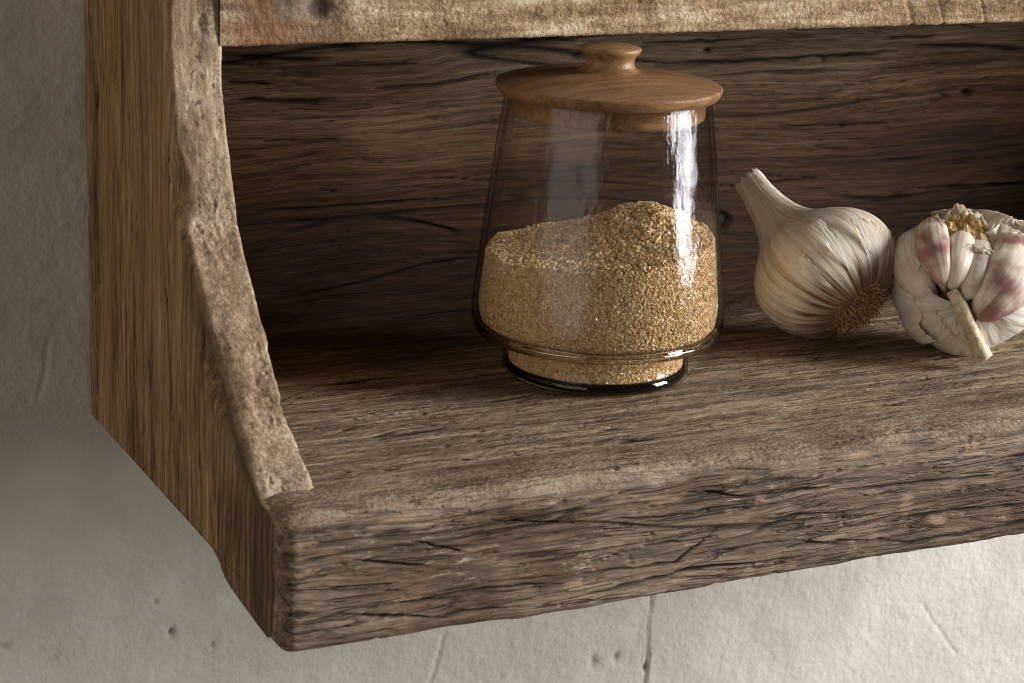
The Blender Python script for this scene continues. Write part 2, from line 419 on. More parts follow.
XO, XI = -0.1775, -0.157           # outer and inner face of the left side
RXI, RXO = 0.405, 0.4255           # the same on the unseen right side, placed to shade the back and garlic
YW, YB = 0.106, 0.092              # plaster, face of the back board
shelf = empty('wall_shelf', (0, YW, 0), 'rustic weathered timber wall shelf with curved side panel, holding the jar and garlic', 'shelf')
def rel(P): return P - np.array([0, YW, 0])
def shelf_part(name, P, mat, attrs, label=None, wu=False, wv=False, caps=False):
    nu, nv = P.shape[:2]
    V = P.reshape(-1, 3); Fq = grid_faces(nu, nv, wu, wv)
    o = mesh_obj(name, rel(V), Fq, mat, shelf, {k: a.ravel() for k, a in attrs.items()})
    if caps:   # close the two ends of a tube whose section runs along v
        me = o.data
    if label: o['label'] = label
    return o

def line_cracks(A, B, a_i, b_i, plane_ax, plane, lines, seed=0.0):
    """checks traced as polylines; A, B are the two surface coordinates, lines = (points, width, depth)"""
    out = np.zeros(A.shape)
    wob = 0.0005 * perlin(A * 120, B * 120, 0 * A + seed) + 0.0010 * perlin(A * 30, 0 * A + seed, 0 * A)
    for pts, w in lines:
        W_ = [hit(px, py, plane_ax, plane) for px, py in pts]
        xa = np.array([q[a_i] for q in W_]); zb = np.array([q[b_i] for q in W_])
        c = np.interp(A, xa, zb); t = (A - xa[0]) / (xa[-1] - xa[0])
        env = np.clip(np.minimum(t, 1 - t) * 5, 0, 1) * (t > 0) * (t < 1)
        ww = w * (0.35 + 0.65 * env) * (0.8 + 0.5 * perlin(A * 60, 0 * A + seed, 0 * A + xa[0] * 50))
        out = np.maximum(out, np.exp(-((B + wob - c) / np.maximum(ww, 1e-5)) ** 2) * np.sqrt(env))
    return out

# front outline of the side board, y as a function of z
ZF = np.array([-0.0005, 0.0099, 0.0308, 0.0539, 0.0718, 0.0879, 0.1154, 0.1333, 0.1499, 0.20, 0.30])
YF = np.array([-0.0985, -0.0824, -0.0576, -0.037, -0.021, -0.0124, -0.0059, -0.0026, -0.0016, -0.001, -0.001])
def front_y(z):
    return np.interp(z, ZF, YF)

def side_panel(xo, xi, mat, seed, name, fine=True):
    st = 0.00042 if fine else 0.0015
    zs = axis_vals([(min(hit(272, 643, 0, XO)[2], -0.04), 0.19, st), (0.19, 0.30, 0.004)])
    zj_ = max(float(hit(210, 546, 0, XO)[2]), -0.0400)
    zs = np.sort(np.concatenate([zs, [zj_ - 0.00002, zj_ + 0.00002]]))
    nz = len(zs)
    th = abs(xi - xo); sg = np.sign(xi - xo)
    rO, rI = 0.0030, 0.0020
    fy = front_y(zs)
    # smooth outline a little
    k = np.ones(25) / 25; fs = np.convolve(np.pad(fy, 12, mode='edge'), k, mode='valid'); fy = np.where(zs > 0.006, fs, np.where(zs > 0.0, fy, np.interp(zs, [-0.0452, -0.0440, -0.041, -0.030, -0.005, -0.002, 0.0], [-0.1080, -0.1105, -0.1125, -0.1130, -0.1128, -0.1110, -0.1000])))
    oq = sorted([(float(h_[2]), float(h_[1])) for h_ in (hit(px, py, 0, XO) for px, py in [(210, 546), (214, 549), (218, 553), (218.5, 561), (225, 578), (237, 597), (251, 617), (264, 635), (272, 643)])])
    by = np.interp(zs, [q_[0] for q_ in oq], [q_[1] for q_ in oq])[:, None]
    by = np.where(zs[:, None] > oq[-1][0], YW, by)
    # section as (depth from front edge, fraction across thickness); section params
    nO = 430 if fine else 60; nE = 60 if fine else 14; nI = 60 if fine else 30; nR = 9
    P = np.zeros((nz, nO + nR + nE + nR + nI, 3)); E = np.zeros(P.shape[:2])
    tO = np.linspace(0, 1, nO)
    z = zs[:, None]
    # widths of the rubbed outer arris vary along the board
    ch = 0.0028 + 0.0040 * sstep(0.02, 0.35, perlin(zs * 26 + 2.2, 0 * zs + seed, 0 * zs)) + 0.0010 * perlin(zs * 90, 0 * zs + 4, 0 * zs)
    ch = np.where(zs > 0, ch, 0.0012)
    # a long hollow low on the board
    hol = np.exp(-((zs - 0.028) / 0.020) ** 2)
    ch = ch + 0.0025 * hol
    y0 = by - 0.0005
    f = fy[:, None]; c = ch[:, None]
    # outer face
    P[:, :nO, 0] = xo; P[:, :nO, 1] = y0 + (f + c * 1.5 - y0) * (tO[None] ** 0.9)
    # rubbed arris (superellipse quarter)
    a = np.linspace(0, math.pi / 2, nR + 2)[1:-1][None]
    P[:, nO:nO + nR, 0] = xo + sg * c * (1 - np.cos(a)); P[:, nO:nO + nR, 1] = f + c * 1.5 * (1 - np.sin(a))
    # front edge
    tE = np.linspace(0, 1, nE)[None]
    P[:, nO + nR:nO + nR + nE, 0] = xo + sg * (c + (th - c - rI) * tE); P[:, nO + nR:nO + nR + nE, 1] = f
    # inner arris + inner face
    P[:, nO + nR + nE:nO + 2 * nR + nE, 0] = xi - sg * rI * (1 - np.sin(a)); P[:, nO + nR + nE:nO + 2 * nR + nE, 1] = f + rI * (1 - np.cos(a))
    tI = np.linspace(0, 1, nI)[None]
    P[:, nO + 2 * nR + nE:, 0] = xi; P[:, nO + 2 * nR + nE:, 1] = f + rI + (y0 - f - rI) * tI
    P[:, :, 2] = z
    X, Y, Z = P[..., 0].copy(), P[..., 1].copy(), P[..., 2].copy()
    # edge weight
    j = np.arange(P.shape[1])[None] + 0 * z
    E = sstep(nO + 1, nO + nR + 2, j) * (1 - sstep(nO + 2 * nR + nE, nO + 2 * nR + nE + 4, j))
    E = np.clip(E, 0, 1)
    # displacement
    fibre = fbm(X * 420 + seed, Y * 420, Z * 16, 3) * 0.00022 + fbm(X * 60, Y * 60 + seed, Z * 5, 3) * 0.0005
    cr = cracks(Z, Y, X, seed + 1, 7, 120, 0.07, 0.12) * (1 - E)
    # the long joint between rear and front boards
    yj = -0.034 - 0.016 * (0.062 - Z) / 0.095 + 0.0008 * perlin(Z * 40, 0 * Z, 0 * Z)
    jt = np.exp(-((Y - yj) / 0.0007) ** 2) * sstep(-0.036, -0.030, Z) * sstep(-0.7, 0.0, perlin(Z * 45, 0 * Z + 7, 0 * Z)) * (1 - sstep(0.055, 0.075, Z)) * (np.abs(X - xo) < 1e-6)
    if not fine: jt = jt * 0
    cr = np.clip(cr + jt * 0.9, 0, 1)
    pitm = sstep(0.02, 0.30, fbm(X * 60 + 3, Y * 60, Z * 34 + seed, 2))
    rough = fbm(X * 330, Y * 330 + seed, Z * 330, 4, 0.6)
    pt = np.clip(-fbm(X * 300 + 9, Y * 300, Z * 260, 2) * 3 - 0.6, 0, 1) * (0.35 + pitm)
    pt = np.clip(pt, 0, 1) * E
    lump = fbm(X * 45, Y * 45, Z * 28 + seed, 3)
    n = grid_normals(P); 
    if n[nz // 2, 5, 0] * sg > 0: n = -n
    d = (1 - E) * (fibre - 0.0014 * cr) + E * (lump * 0.0016 + rough * 0.00050 * (0.3 + pitm) - pt * 0.0004 - pitm * 0.0006)
    d = d * (1 - sstep(0.126, 0.133, Z) * sstep(nO + nR + nE * 0.55, nO + nR + nE * 0.85, j) * (j < nO + nR + nE + nR))
    # knocked wavy outer arris
    arr = np.exp(-((j - (nO + nR / 2)) / (nR * 1.0)) ** 2)
    d = d - arr * 0.0012 * sstep(-0.1, 0.5, perlin(Z * 55, 0 * Z + 5, 0 * Z + seed))
    # scooped dark hollow beside the edge near the bottom
    sc = np.exp(-((Z - 0.027) / 0.016) ** 2) * np.exp(-((Y - (front_y(Z) + 0.009)) / 0.0055) ** 2) * (1 - E) * (np.abs(X - xo) < 0.008)
    d = d - 0.0034 * sc
    d = d * (1 - 0.0 * Z)
    P += n * d[..., None]
    grey = np.clip(np.exp(-np.maximum(Y - front_y(np.maximum(Z, 0)) - 0.004, 0) / 0.010) * sstep(0.075, 0.03, Z) * 1.0 + sc * 0.4, 0, 1) * (1 - E)  # sc puts the shade of the scooped hollow into the colour
    if name == 'side_panel' and True: grey = np.where(Z < 0, grey * 0.6, grey)
    wear = sstep(0.10, 0.15, Z + 0.03 * perlin(Z * 40, X * 100, 0 * Z)) * 0.8 * pitm + sstep(0.012, 0.002, Z) * 0.5
    return shelf_part(name, P, mat, dict(low=sstep(0.012, -0.012, Z) * (Y < -0.05 + 0.25 * Z) * 1.0, edge=E, crk=np.clip(cr * 1.3 - 0.15, 0, 1), pit=pt, grey=grey, wear=np.clip(wear, 0, 1)))

side_panel(XO, XI, M_side, 0.0, 'side_panel')
side_panel(RXO, RXI, M_side, 11.0, 'side_panel', fine=False)

# ---- shared height of the shelf floor and of the rail's top
def floor_h(x, y):
    hgt = fbm(x * 30, y * 60, 0 * x, 3) * 0.0006 + fbm(x * 90, y * 460, 0 * x + 3, 4, 0.6) * 0.00035
    fr = sstep(0.0, -0.06, y)
    bits = np.clip(fbm(x * 160, y * 420, 0 * x + 8, 3) * 3 - 0.75, 0, 1) * fr * sstep(0, 0.25, fbm(x * 18, y * 40, 0 * x + 1, 2) + 0.1)
    cr = cracks(x, y, 0 * x, 5.0, 16, 230, 0.10, 0.10)
    return hgt - bits * 0.0009 - cr * 0.0009, np.clip(cr * 1.2 + bits * 0.8 - 0.1, 0, 1)

# ---- front rail
def front_rail():
    XL = XO + 0.0012
    xs = axis_vals([(XL, 0.17, 0.00045), (0.17, RXO - 0.0012, 0.004)])
    # closed section in (y, z), clockwise from back-top
    yb, yf, zt, zb = -0.0575, -0.1190, 0.0, -0.0475
    sec = []
    sec += [(y, zt) for y in np.linspace(yb, yf + 0.008, 110)]
    for a in np.linspace(0, math.pi / 2, 24)[1:]: sec.append((yf + 0.008 - 0.008 * math.sin(a), zt - 0.0075 * (1 - math.cos(a))))
    sec += [(yf, z) for z in np.linspace(zt - 0.0075, zb + 0.004, 86)[1:]]
    for a in np.linspace(0, math.pi / 2, 12)[1:]: sec.append((yf + 0.004 * (1 - math.cos(a)), zb + 0.004 * (1 - math.sin(a))))
    sec += [(y, zb + 0.012 * sstep(-0.104, -0.060, y)) for y in np.linspace(yf + 0.004, yb, 50)[1:]]
    sec += [(yb, z) for z in np.linspace(-0.0355, zt, 24)[1:-1]]
    sec = np.array(sec); ns = len(sec)
    cen = np.array([(yb + yf) / 2, -0.022])
    # left end is a rounded cap: extra rings shrinking inwards
    rend = 0.0058
    rings = []; 
    capn = 16
    X = []; SEC = []
    # flat end disc rings
    for q in np.linspace(0.02, 0.985, 44)[:-1]:
        X.append(XL); SEC.append(('disc', q))
    for a in np.linspace(0, math.pi / 2, capn):
        X.append(XL + rend * (1 - math.sin(a))); SEC.append(('round', math.cos(a) if False else a))
    P = []
    # inset section (moved inwards by rend) used for the end disc
    def inset(dy):
        s = sec.copy()
        tgt_y = np.clip(s[:, 0], yf + dy, 1); tgt_z = np.clip(s[:, 1], zb + dy * 0.6, -dy * 0.25)
        s2 = np.stack([tgt_y, tgt_z], 1)
        # keep the top where the side board stands on it and the joint flush
        return s2
    ins = inset(rend)
    for (kind, q), x in zip(SEC, X):
        if kind == 'disc': s = cen + (ins - cen) * q; xx = XL
        else:
            a = math.pi / 2 - q
            s = ins + (sec - ins) * math.sin(math.pi / 2 - a) if False else ins + (sec - ins) * math.sin(q); xx = XL + rend * (1 - math.cos(q))
        P.append(np.column_stack([np.full(ns, xx), s]))
    for x in xs[xs > XL + rend + 0.0002]:
        P.append(np.column_stack([np.full(ns, x), sec]))
    for q in np.linspace(1, 0.02, 8): 
        P.append(np.column_stack([np.full(ns, RXO - 0.0012), cen + (sec - cen) * q]))
    P = np.array(P)
    n = grid_normals(P, wv=True)
    mid = P.shape[0] // 2
    if n[mid, 150, 1] > 0: n = -n
    x, y, z = P[..., 0].copy(), P[..., 1].copy(), P[..., 2].copy()
    # how much is top / front
    idx = np.arange(ns)[None] + 0 * x
    top = 1 - sstep(112, 134, idx + 14 * fbm(x * 30, 0 * x + 4, 0 * x, 3) * (idx > 60) * (idx < 200))
    
    endw = (1 - sstep(XL - 0.001, XL + 0.009, x)) * (idx > -1)
    fh, fc = floor_h(x, y)
    # front: slanting splits and ledges
    sl = z + 0.10 * (x + 0.0) * 0.35 * sstep(-0.01, -0.03, z) + 0.004 * perlin(x * 9, z * 30, 0 * x)
    c1 = cracks(x, sl, y, 2.0, 8, 95, 0.085, 0.02)
    c2 = cracks(x, z - 0.02 * x, y, 7.5, 15, 190, 0.09, 0.06)
    c3 = cracks(x, z + 0.03 * x, y, 4.4, 28, 340, 0.13, 0.05)
    ledge = fbm(x * 7, (z + 0.03 * x) * 110, 0 * x + 2, 3)
    lumps = fbm(x * 30, z * 60, y * 60, 3)
    fib = fbm(x * 80, z * 520, y * 300, 4, 0.65)
    chips = np.clip(fbm(x * 110, z * 260, 0 * x + 6, 3) * 3 - 0.8, 0, 1)
    lc = line_cracks(x, z, 0, 2, 1, yf, [
        ([(952, 425), (1024, 426)], .0009), ([(880, 433), (930, 439)], .0005), ([(722, 470), (775, 469)], .0004), ([(684, 494), (745, 497), (835, 487)], .0005),
        ([(835, 490), (975, 478), (1024, 470)], .0006), ([(690, 572), (740, 564), (800, 557)], .0005), ([(883, 548), (960, 535), (1060, 515)], .0007), ([(880, 523), (957, 510), (1040, 503)], .0008),
        ([(490, 521), (563, 522)], .0005), ([(526, 562), (580, 557)], .0004), ([(580, 574), (676, 562), (720, 532)], .0006), ([(593, 594), (633, 582), (690, 571), (740, 563)], .0008),
        ([(400, 604), (480, 590), (553, 580)], .0006), ([(330, 520), (443, 508), (543, 491)], .0006), ([(410, 541), (463, 552)], .0003), ([(300, 514), (400, 506)], .0005),
        ([(330, 615), (430, 618), (520, 605)], .0005), ([(350, 560), (430, 566)], .0004), ([(610, 520), (700, 514)], .0004), ([(760, 520), (850, 512)], .0005), ([(640, 545), (720, 540)], .0004), ([(780, 548), (870, 538)], .0004), ([(320, 590), (400, 584)], .0004)], 3.0) * (top < 0.6)
    c1 = c1 * 0.6; c2 = c2 * 0.8
    cf = np.clip(c1 + 0.8 * c2 + 0.45 * c3 + lc * 1.1, 0, 1)
    dfront = 0.0012 * ledge + 0.0012 * lumps + 0.00040 * fib - 0.0018 * lc - 0.0022 * c1 - 0.0012 * c2 - 0.0006 * c3 - 0.0007 * chips
    # end face shares the side board's fibre
    dend = fbm(x * 420, y * 420, z * 16, 3) * 0.00025 + fbm(x * 60, y * 60, z * 14, 3) * 0.0006
    d = top * (fh + 0.0009 * sstep(-0.088, -0.098, y + 0.004 * perlin(x * 12, 0 * x, 0 * x))) + (1 - top) * dfront
    arr = np.exp(-((idx - 124) / 16.0) ** 2)
    d = d + arr * (0.0022 * fbm(x * 16, 0 * x + 3, 0 * x, 3) - 0.0006)
    d = d * (1 - endw * 0.85)
    # big chips and lumps at the left end and along the face
    def spot(px, py, rx, rz):
        h = hit(px, py, 1, yf); return np.exp(-((x - h[0]) / rx) ** 2 - ((z - h[2]) / rz) ** 2)
    pat = 0 * x
    for (px, py, rx, rz, dep) in [(300, 548, 0.007, 0.0026, 0.0004), (302, 560, 0.007, 0.0012, -0.0008), (335, 577, 0.007, 0.0030, -0.0007), (300, 574, 0.006, 0.002, 0.0003),
                                  (573, 583, 0.0050, 0.0024, 0.0004), (935, 520, 0.0045, 0.002, 0.0004), (400, 520, 0.008, 0.0015, 0.0002), (660, 500, 0.010, 0.002, 0.0002), (860, 455, 0.006, 0.002, 0.0002), (480, 548, 0.008, 0.001, 0.0002), (760, 500, 0.004, 0.003, 0.0002), (905, 500, 0.003, 0.005, 0.0002), (618, 500, 0.007, 0.002, -0.0006), (972, 448, 0.004, 0.003, 0.0003), (447, 521, 0.005, 0.0015, -0.0006)]:
        s = spot(px, py, rx, rz) * (top < 0.5)
        d = d + dep * s; pat = np.maximum(pat, sstep(0.30, 0.85, s + 0.9 * fib + 0.5 * fbm(x * 300, z * 300, 0 * x + 2, 3)) * sstep(0.05, 0.3, s) * (0.8 if dep > 0 else 0.4))
    P = P + n * d[..., None]
    # flush seams need no displacement in x at the very joint
    crk = top * fc + (1 - top) * np.clip(cf * 1.25 - 0.2, 0, 1) * (1 - endw)
    strip = sstep(-0.089, -0.095, y + 0.006 * fbm(x * 25, y * 20, 0 * x, 3) - 0.0015)
    # slight sag and waviness along the rail's lower edge
    P[..., 2] += (0.0008 * perlin(x * 9 + 3, 0 * x, 0 * x)) * sstep(-0.02, -0.044, z)
    shelf_part('front_rail', P, M_rail, dict(top=np.clip(top, 0, 1), strip=strip, crk=crk, patch=np.clip(pat, 0, 1)), wv=True)
front_rail()

# ---- floor board
def slab(name, xs, ys, ztop, thick, mat, hfun=None, attrs_extra=None):
    X, Y = np.meshgrid(xs, ys, indexing='ij')
    h, cr = hfun(X, Y) if hfun else (0 * X, 0 * X)
    # one closed sheet: underside skirt, top, skirt
    top = np.stack([X, Y, ztop + h], -1)
    def ring(A, z): B = A.copy(); B[..., 2] = z; return B
    P = np.concatenate([ring(top[:, :1], ztop - thick), top, ring(top[:, -1:], ztop - thick)], 1)
    cr = np.pad(cr, ((0, 0), (1, 1)))
    shelf_part(name, P, mat, dict(crk=cr), wv=True)
slab('bottom_board', axis_vals([(XI - 0.001, 0.24, 0.0006), (0.24, RXI + 0.001, 0.004)]), axis_vals([(-0.0577, 0.0935, 0.0005)]), 0.0, 0.022, M_floor, floor_h)

# ---- back boards
def back_board(z0, z1, seed, fine):
    st = 0.0006 if fine else 0.003
    xs = axis_vals([(XI - 0.001, 0.34, 0.0007 if fine else 0.003), (0.34, RXI + 0.001, 0.004)])
    zs = np.concatenate([[z0, z0 + 0.0002], axis_vals([(z0 + 0.0006, z1 - 0.0006, st)]), [z1 - 0.0002, z1]])
    X, Z = np.meshgrid(xs, zs, indexing='ij')
    Y0 = YB + 0 * X
    # swirling grain near a knot low on the left board
    sw = 0.014 * np.exp(-((X + 0.06) / 0.10) ** 2 - ((Z - 0.045) / 0.03) ** 2) 
    zz = Z - sw + 0.006 * perlin(X * 6 + seed, Z * 10, 0 * X)
    c1 = cracks(X, zz, 0 * X, seed + 0.5, 6, 70, 0.05, 0.02)
    c2 = cracks(X, zz + 0.02 * X, 0 * X, seed + 3.5, 14, 190, 0.10, 0.10)
    upw = sstep(0.105, 0.125, Z)
    c3 = line_cracks(X, Z, 0, 2, 1, YB, [
        ([(222, 58), (330, 59)], .0010), ([(222, 83), (275, 85)], .0006), ([(225, 101), (290, 101), (335, 99)], .0009), ([(325, 66), (420, 64)], .0005), ([(365, 88), (430, 85), (500, 72)], .0006),
        ([(480, 39), (600, 36)], .0006), ([(640, 43), (745, 40)], .0006), ([(650, 64), (740, 61), (830, 56), (905, 50)], .0009), ([(905, 47), (960, 45), (1030, 49)], .0011), ([(700, 77), (770, 72), (840, 70)], .0005),
        ([(880, 38), (940, 37)], .0006), ([(270, 301), (340, 288), (438, 262), (480, 258)], .0007), ([(275, 333), (380, 322), (476, 310)], .0007), ([(716, 186), (760, 184), (830, 176)], .0006), ([(240, 212), (320, 208), (480, 196)], .0005),
        ([(250, 142), (350, 138)], .0004), ([(770, 128), (900, 122)], .0004), ([(900, 190), (1030, 182)], .0005)], 2.0)
    cr = np.clip(c1 + c2 * 0.7 + c3, 0, 1)
    d = 0.0008 * fbm(X * 6, zz * 80, 0 * X + seed, 3) + 0.0004 * fbm(X * 40, zz * 420, 0 * X, 4, 0.6) - 0.0016 * c1 - 0.0008 * c2 - 0.0024 * c3
    knot_and_patch = 0 * X
    for (px, py, rx, rz, dep) in [(966, 93, 0.0032, 0.0016, 0.003), (975, 130, 0.020, 0.008, 0.0), (686, 132, 0.001, 0.001, 0.002), (707, 50, 0.002, 0.001, 0.002)]:
        h = hit(px, py, 1, YB); s = np.exp(-((X - h[0]) / rx) ** 2 - ((Z - h[2]) / rz) ** 2)
        d -= dep * s; knot_and_patch = np.maximum(knot_and_patch, s * (0.95 if dep else 0.55))  # knots, and one wide darker patch without depth
    edge = np.minimum(Z - z0, z1 - Z); d -= 0.0009 * np.exp(-edge / 0.0005)
    Y = Y0 - d
    P = np.stack([X, Y, Z], -1)
    def ring(A): B = A.copy(); B[..., 1] = YW - 0.0008; return B
    P = np.concatenate([ring(P[:, :1]), P, ring(P[:, -1:])], 1)
    pad = lambda A: np.pad(A, ((0, 0), (1, 1)))
    shelf_part('back_board', P, M_back, dict(crk=pad(np.clip(cr * 1.3 - 0.2, 0, 1)), knot_and_patch=pad(knot_and_patch)), wv=True)
ZJ = hit(740, 184, 1, YB)[2]
back_board(-0.010, 0.185, 2.0, True)
back_board(0.1856, 0.30, 5.0, False)

# ---- upper shelf board
def upper_board():
    xs = axis_vals([(XI - 0.0012, 0.20, 0.0006), (0.20, RXI + 0.0005, 0.004)])
    yf, yb, zb, zt = -0.0030, YB, 0.1335, 0.1600
    sec = [(y, zb) for y in np.linspace(yb, yf + 0.0015, 20)]
    for a in np.linspace(0, math.pi / 2, 6)[1:]: sec.append((yf + 0.0015 - 0.0015 * math.sin(a), zb + 0.0015 * (1 - math.cos(a))))
    sec += [(yf, z) for z in np.linspace(zb + 0.0015, zt - 0.003, 60)[1:]]
    for a in np.linspace(0, math.pi / 2, 8)[1:]: sec.append((yf + 0.003 * (1 - math.cos(a)), zt - 0.003 * (1 - math.sin(a))))
    sec += [(y, zt) for y in np.linspace(yf + 0.003, yb, 20)[1:]]
    sec = np.array(sec); ns = len(sec)
    P = np.array([np.column_stack([np.full(ns, x), sec]) for x in xs])
    x, y, z = P[..., 0].copy(), P[..., 1].copy(), P[..., 2].copy()
    n = grid_normals(P, wv=True)
    if n[50, 50, 1] > 0: n = -n
    fr = sstep(0.012, 0.001, y)
    scal = np.clip(fbm(x * 55, z * 40 + x * 20, 0 * x + 3, 3) * 2.2, -1, 1)
    rg = fbm(x * 300, z * 300, y * 300, 4, 0.65)
    saw = np.clip(1 - np.abs(perlin((x + 0.35 * z) * 42, 0 * x + 0.3, 0 * x)) / 0.10, 0, 1) * sstep(0.02, 0.12, x)
    d = fr * (0.0007 * scal * sstep(0.1345, 0.140, z) + 0.0006 * rg - 0.0006 * saw) + (1 - fr) * 0.0003 * rg
    def spot(px, py, rx, rz):
        h = hit(px, py, 1, yf); return np.exp(-((x - h[0]) / rx) ** 2 - ((z - h[2]) / rz) ** 2)
    kn = spot(322, 8, 0.006, 0.006); d -= 0.004 * kn * fr
    gr = np.clip(spot(290, 5, 0.022, 0.012), 0, 1) * 0.8
    ru = np.clip(spot(262, 36, 0.02, 0.006) + spot(258, 12, 0.006, 0.02), 0, 1) * 0.6
    P = P + n * d[..., None]
    shelf_part('upper_board', P, M_upper, dict(crk=sstep(0.3, 0.9, kn) * fr * 0.8, grey=gr * fr, rust=ru), wv=True)
upper_board()

# ------------------------------------------------------------------ plaster wall
def wall():
    xs = axis_vals([(-2.5, -0.30, 0.06), (-0.30, 0.40, 0.0011), (0.40, 2.5, 0.06)])
    zs = axis_vals([(-1.6, -0.30, 0.06), (-0.30, 0.16, 0.0011), (0.16, 1.6, 0.06)])
    X, Z = np.meshgrid(xs, zs, indexing='ij')
    d = 0.0016 * fbm(X * 9, Z * 9, 0 * X, 2) + 0.00034 * fbm(X * 170, Z * 170, 0 * X + 3, 3, 0.6) + 0.0004 * fbm(X * 45, Z * 45, 0 * X + 3, 2)
    pit = np.clip(fbm(X * 110, Z * 110, 0 * X + 7, 2) * 3 - 1.25, 0, 1) * sstep(0.0, 0.3, fbm(X * 10 + 3, Z * 10, 0 * X, 2) + 0.05)
    dirt = pit * 0.5
    def W(px, py): return hit(px, py, 1, YW)
    for px, py, r, dep in [(172, 634, 0.0014, 0.002), (157, 603, 0.0007, 0.001), (213, 646, 0.0009, 0.001), (646, 668, 0.0014, 0.001), (617, 657, 0.0015, 0.001), (595, 662, 0.002, 0.001)]:
        h = W(px, py); s = np.exp(-((X - h[0]) / r) ** 2 - ((Z - h[2]) / (r * 1.5)) ** 2)
        d -= dep * s * (1 + fbm(X * 200, Z * 200, 0 * X, 2)); dirt = np.maximum(dirt, 0.7 * s)
    # vertical joint in the plaster, slanting scratch, hairline crack
    a = W(649, 640); xj = a[0] + 0.0007 * perlin(Z * 60, 0 * Z, 0 * Z)
    below = sstep(-0.10, -0.13, Z)
    d += (0.0009 * sstep(0, 0.0008, X - xj) * np.exp(-np.maximum(X - xj, 0) / 0.02) - 0.0004 * np.exp(-((X - xj) / 0.0008) ** 2)) * below
    dirt = np.maximum(dirt, np.exp(-((X - xj) / 0.0007) ** 2) * 0.1 * below)
    for (p0, p1, w, dep) in [((446, 636), (428, 690), 0.0009, 0.0008), ((925, 606), (958, 655), 0.0008, 0.0006), ((40, 400), (50, 340), 0.001, 0.0005)]:
        A, B = W(*p0), W(*p1); ab = np.array([B[0] - A[0], B[2] - A[2]]); L = ab @ ab
        t = np.clip(((X - A[0]) * ab[0] + (Z - A[2]) * ab[1]) / L, 0, 1)
        ds = np.hypot(X - A[0] - t * ab[0] + 0.0012 * perlin(Z * 90, X * 90, 0 * X), Z - A[2] - t * ab[1])
        s = np.exp(-(ds / w) ** 2); d -= dep * s
    P = np.stack([X, YW + 0.0014 - d, Z], -1)
    P[..., 1] = np.maximum(P[..., 1], YW + 0.0002)
    nu, nv = X.shape
    o = mesh_obj('wall', P.reshape(-1, 3), grid_faces(nu, nv), M_wall, None, dict(pit=dirt))
    o['kind'] = 'structure'
    o['label'] = 'pale grey limewashed plaster wall with fine stipple and a vertical joint behind the shelf'
wall()

# ------------------------------------------------------------------ jar
_j = hit(594.5, 371.5, 2, 0.0)
JAR = np.array([_j[0], _j[1], 0.0006])
def lathe(prof, nseg, name, mat, parent, attrs=None, wob=0.0, seed=0, origin=(0, 0, 0)):
    prof = np.array(prof); n = len(prof)
    a = np.linspace(0, 2 * math.pi, nseg, endpoint=False)
    r = prof[:, 0][None]; z = prof[:, 1][None]
    rr = r * (1 + wob * perlin(np.cos(a)[:, None] * 1.5 + seed, np.sin(a)[:, None] * 1.5, z * 40))
    P = np.stack([rr * np.cos(a)[:, None], rr * np.sin(a)[:, None], z + 0 * a[:, None]], -1)
    P = P + np.array(origin)
    return mesh_obj(name, P.reshape(-1, 3), grid_faces(nseg, n, wu=True)[:, ::-1], mat, parent)
def dense(pts, n):
    """smooth resample of control points (Catmull-Rom)"""
    p = np.array(pts, float); p = np.vstack([2 * p[0] - p[1], p, 2 * p[-1] - p[-2]])
    out = []
    for i in range(1, len(p) - 2):
        t = np.linspace(0, 1, n, endpoint=False)[:, None]
        out.append(0.5 * ((2 * p[i]) + (-p[i-1] + p[i+1]) * t + (2*p[i-1] - 5*p[i] + 4*p[i+1] - p[i+2]) * t**2 + (-p[i-1] + 3*p[i] - 3*p[i+1] + p[i+2]) * t**3))
    return np.vstack(out + [p[-2][None]])

jar = empty('glass_jar', tuple(JAR), 'tapered clear glass jar with round wooden lid and footed base, beside the garlic', 'jar')
outer = dense([(0.0399, 0.1109), (0.0426, 0.091), (0.0452, 0.070), (0.0476, 0.050), (0.0494, 0.034), (0.0500, 0.025), (0.0493, 0.0190), (0.0478, 0.0166)], 10)
foot = dense([(0.0478, 0.0166), (0.0440, 0.0154), (0.0390, 0.0146), (0.0364, 0.0130), (0.0362, 0.0090), (0.0369, 0.0050), (0.0370, 0.0018), (0.0362, 0.0001)], 8)
lathe(np.vstack([outer, foot[1:]]), 160, 'glass_wall', M_glass, jar, wob=0.004)
inner = dense([(0.0383, 0.1109), (0.0409, 0.091), (0.0434, 0.070), (0.0457, 0.050), (0.0474, 0.034), (0.0478, 0.027), (0.0468, 0.0215), (0.0440, 0.0190)], 10)
o = lathe(np.vstack([[(0.0399, 0.1109), (0.0395, 0.1114), (0.0387, 0.1114)], inner]), 160, 'inner_wall', M_glass, jar, wob=0.006, seed=5)
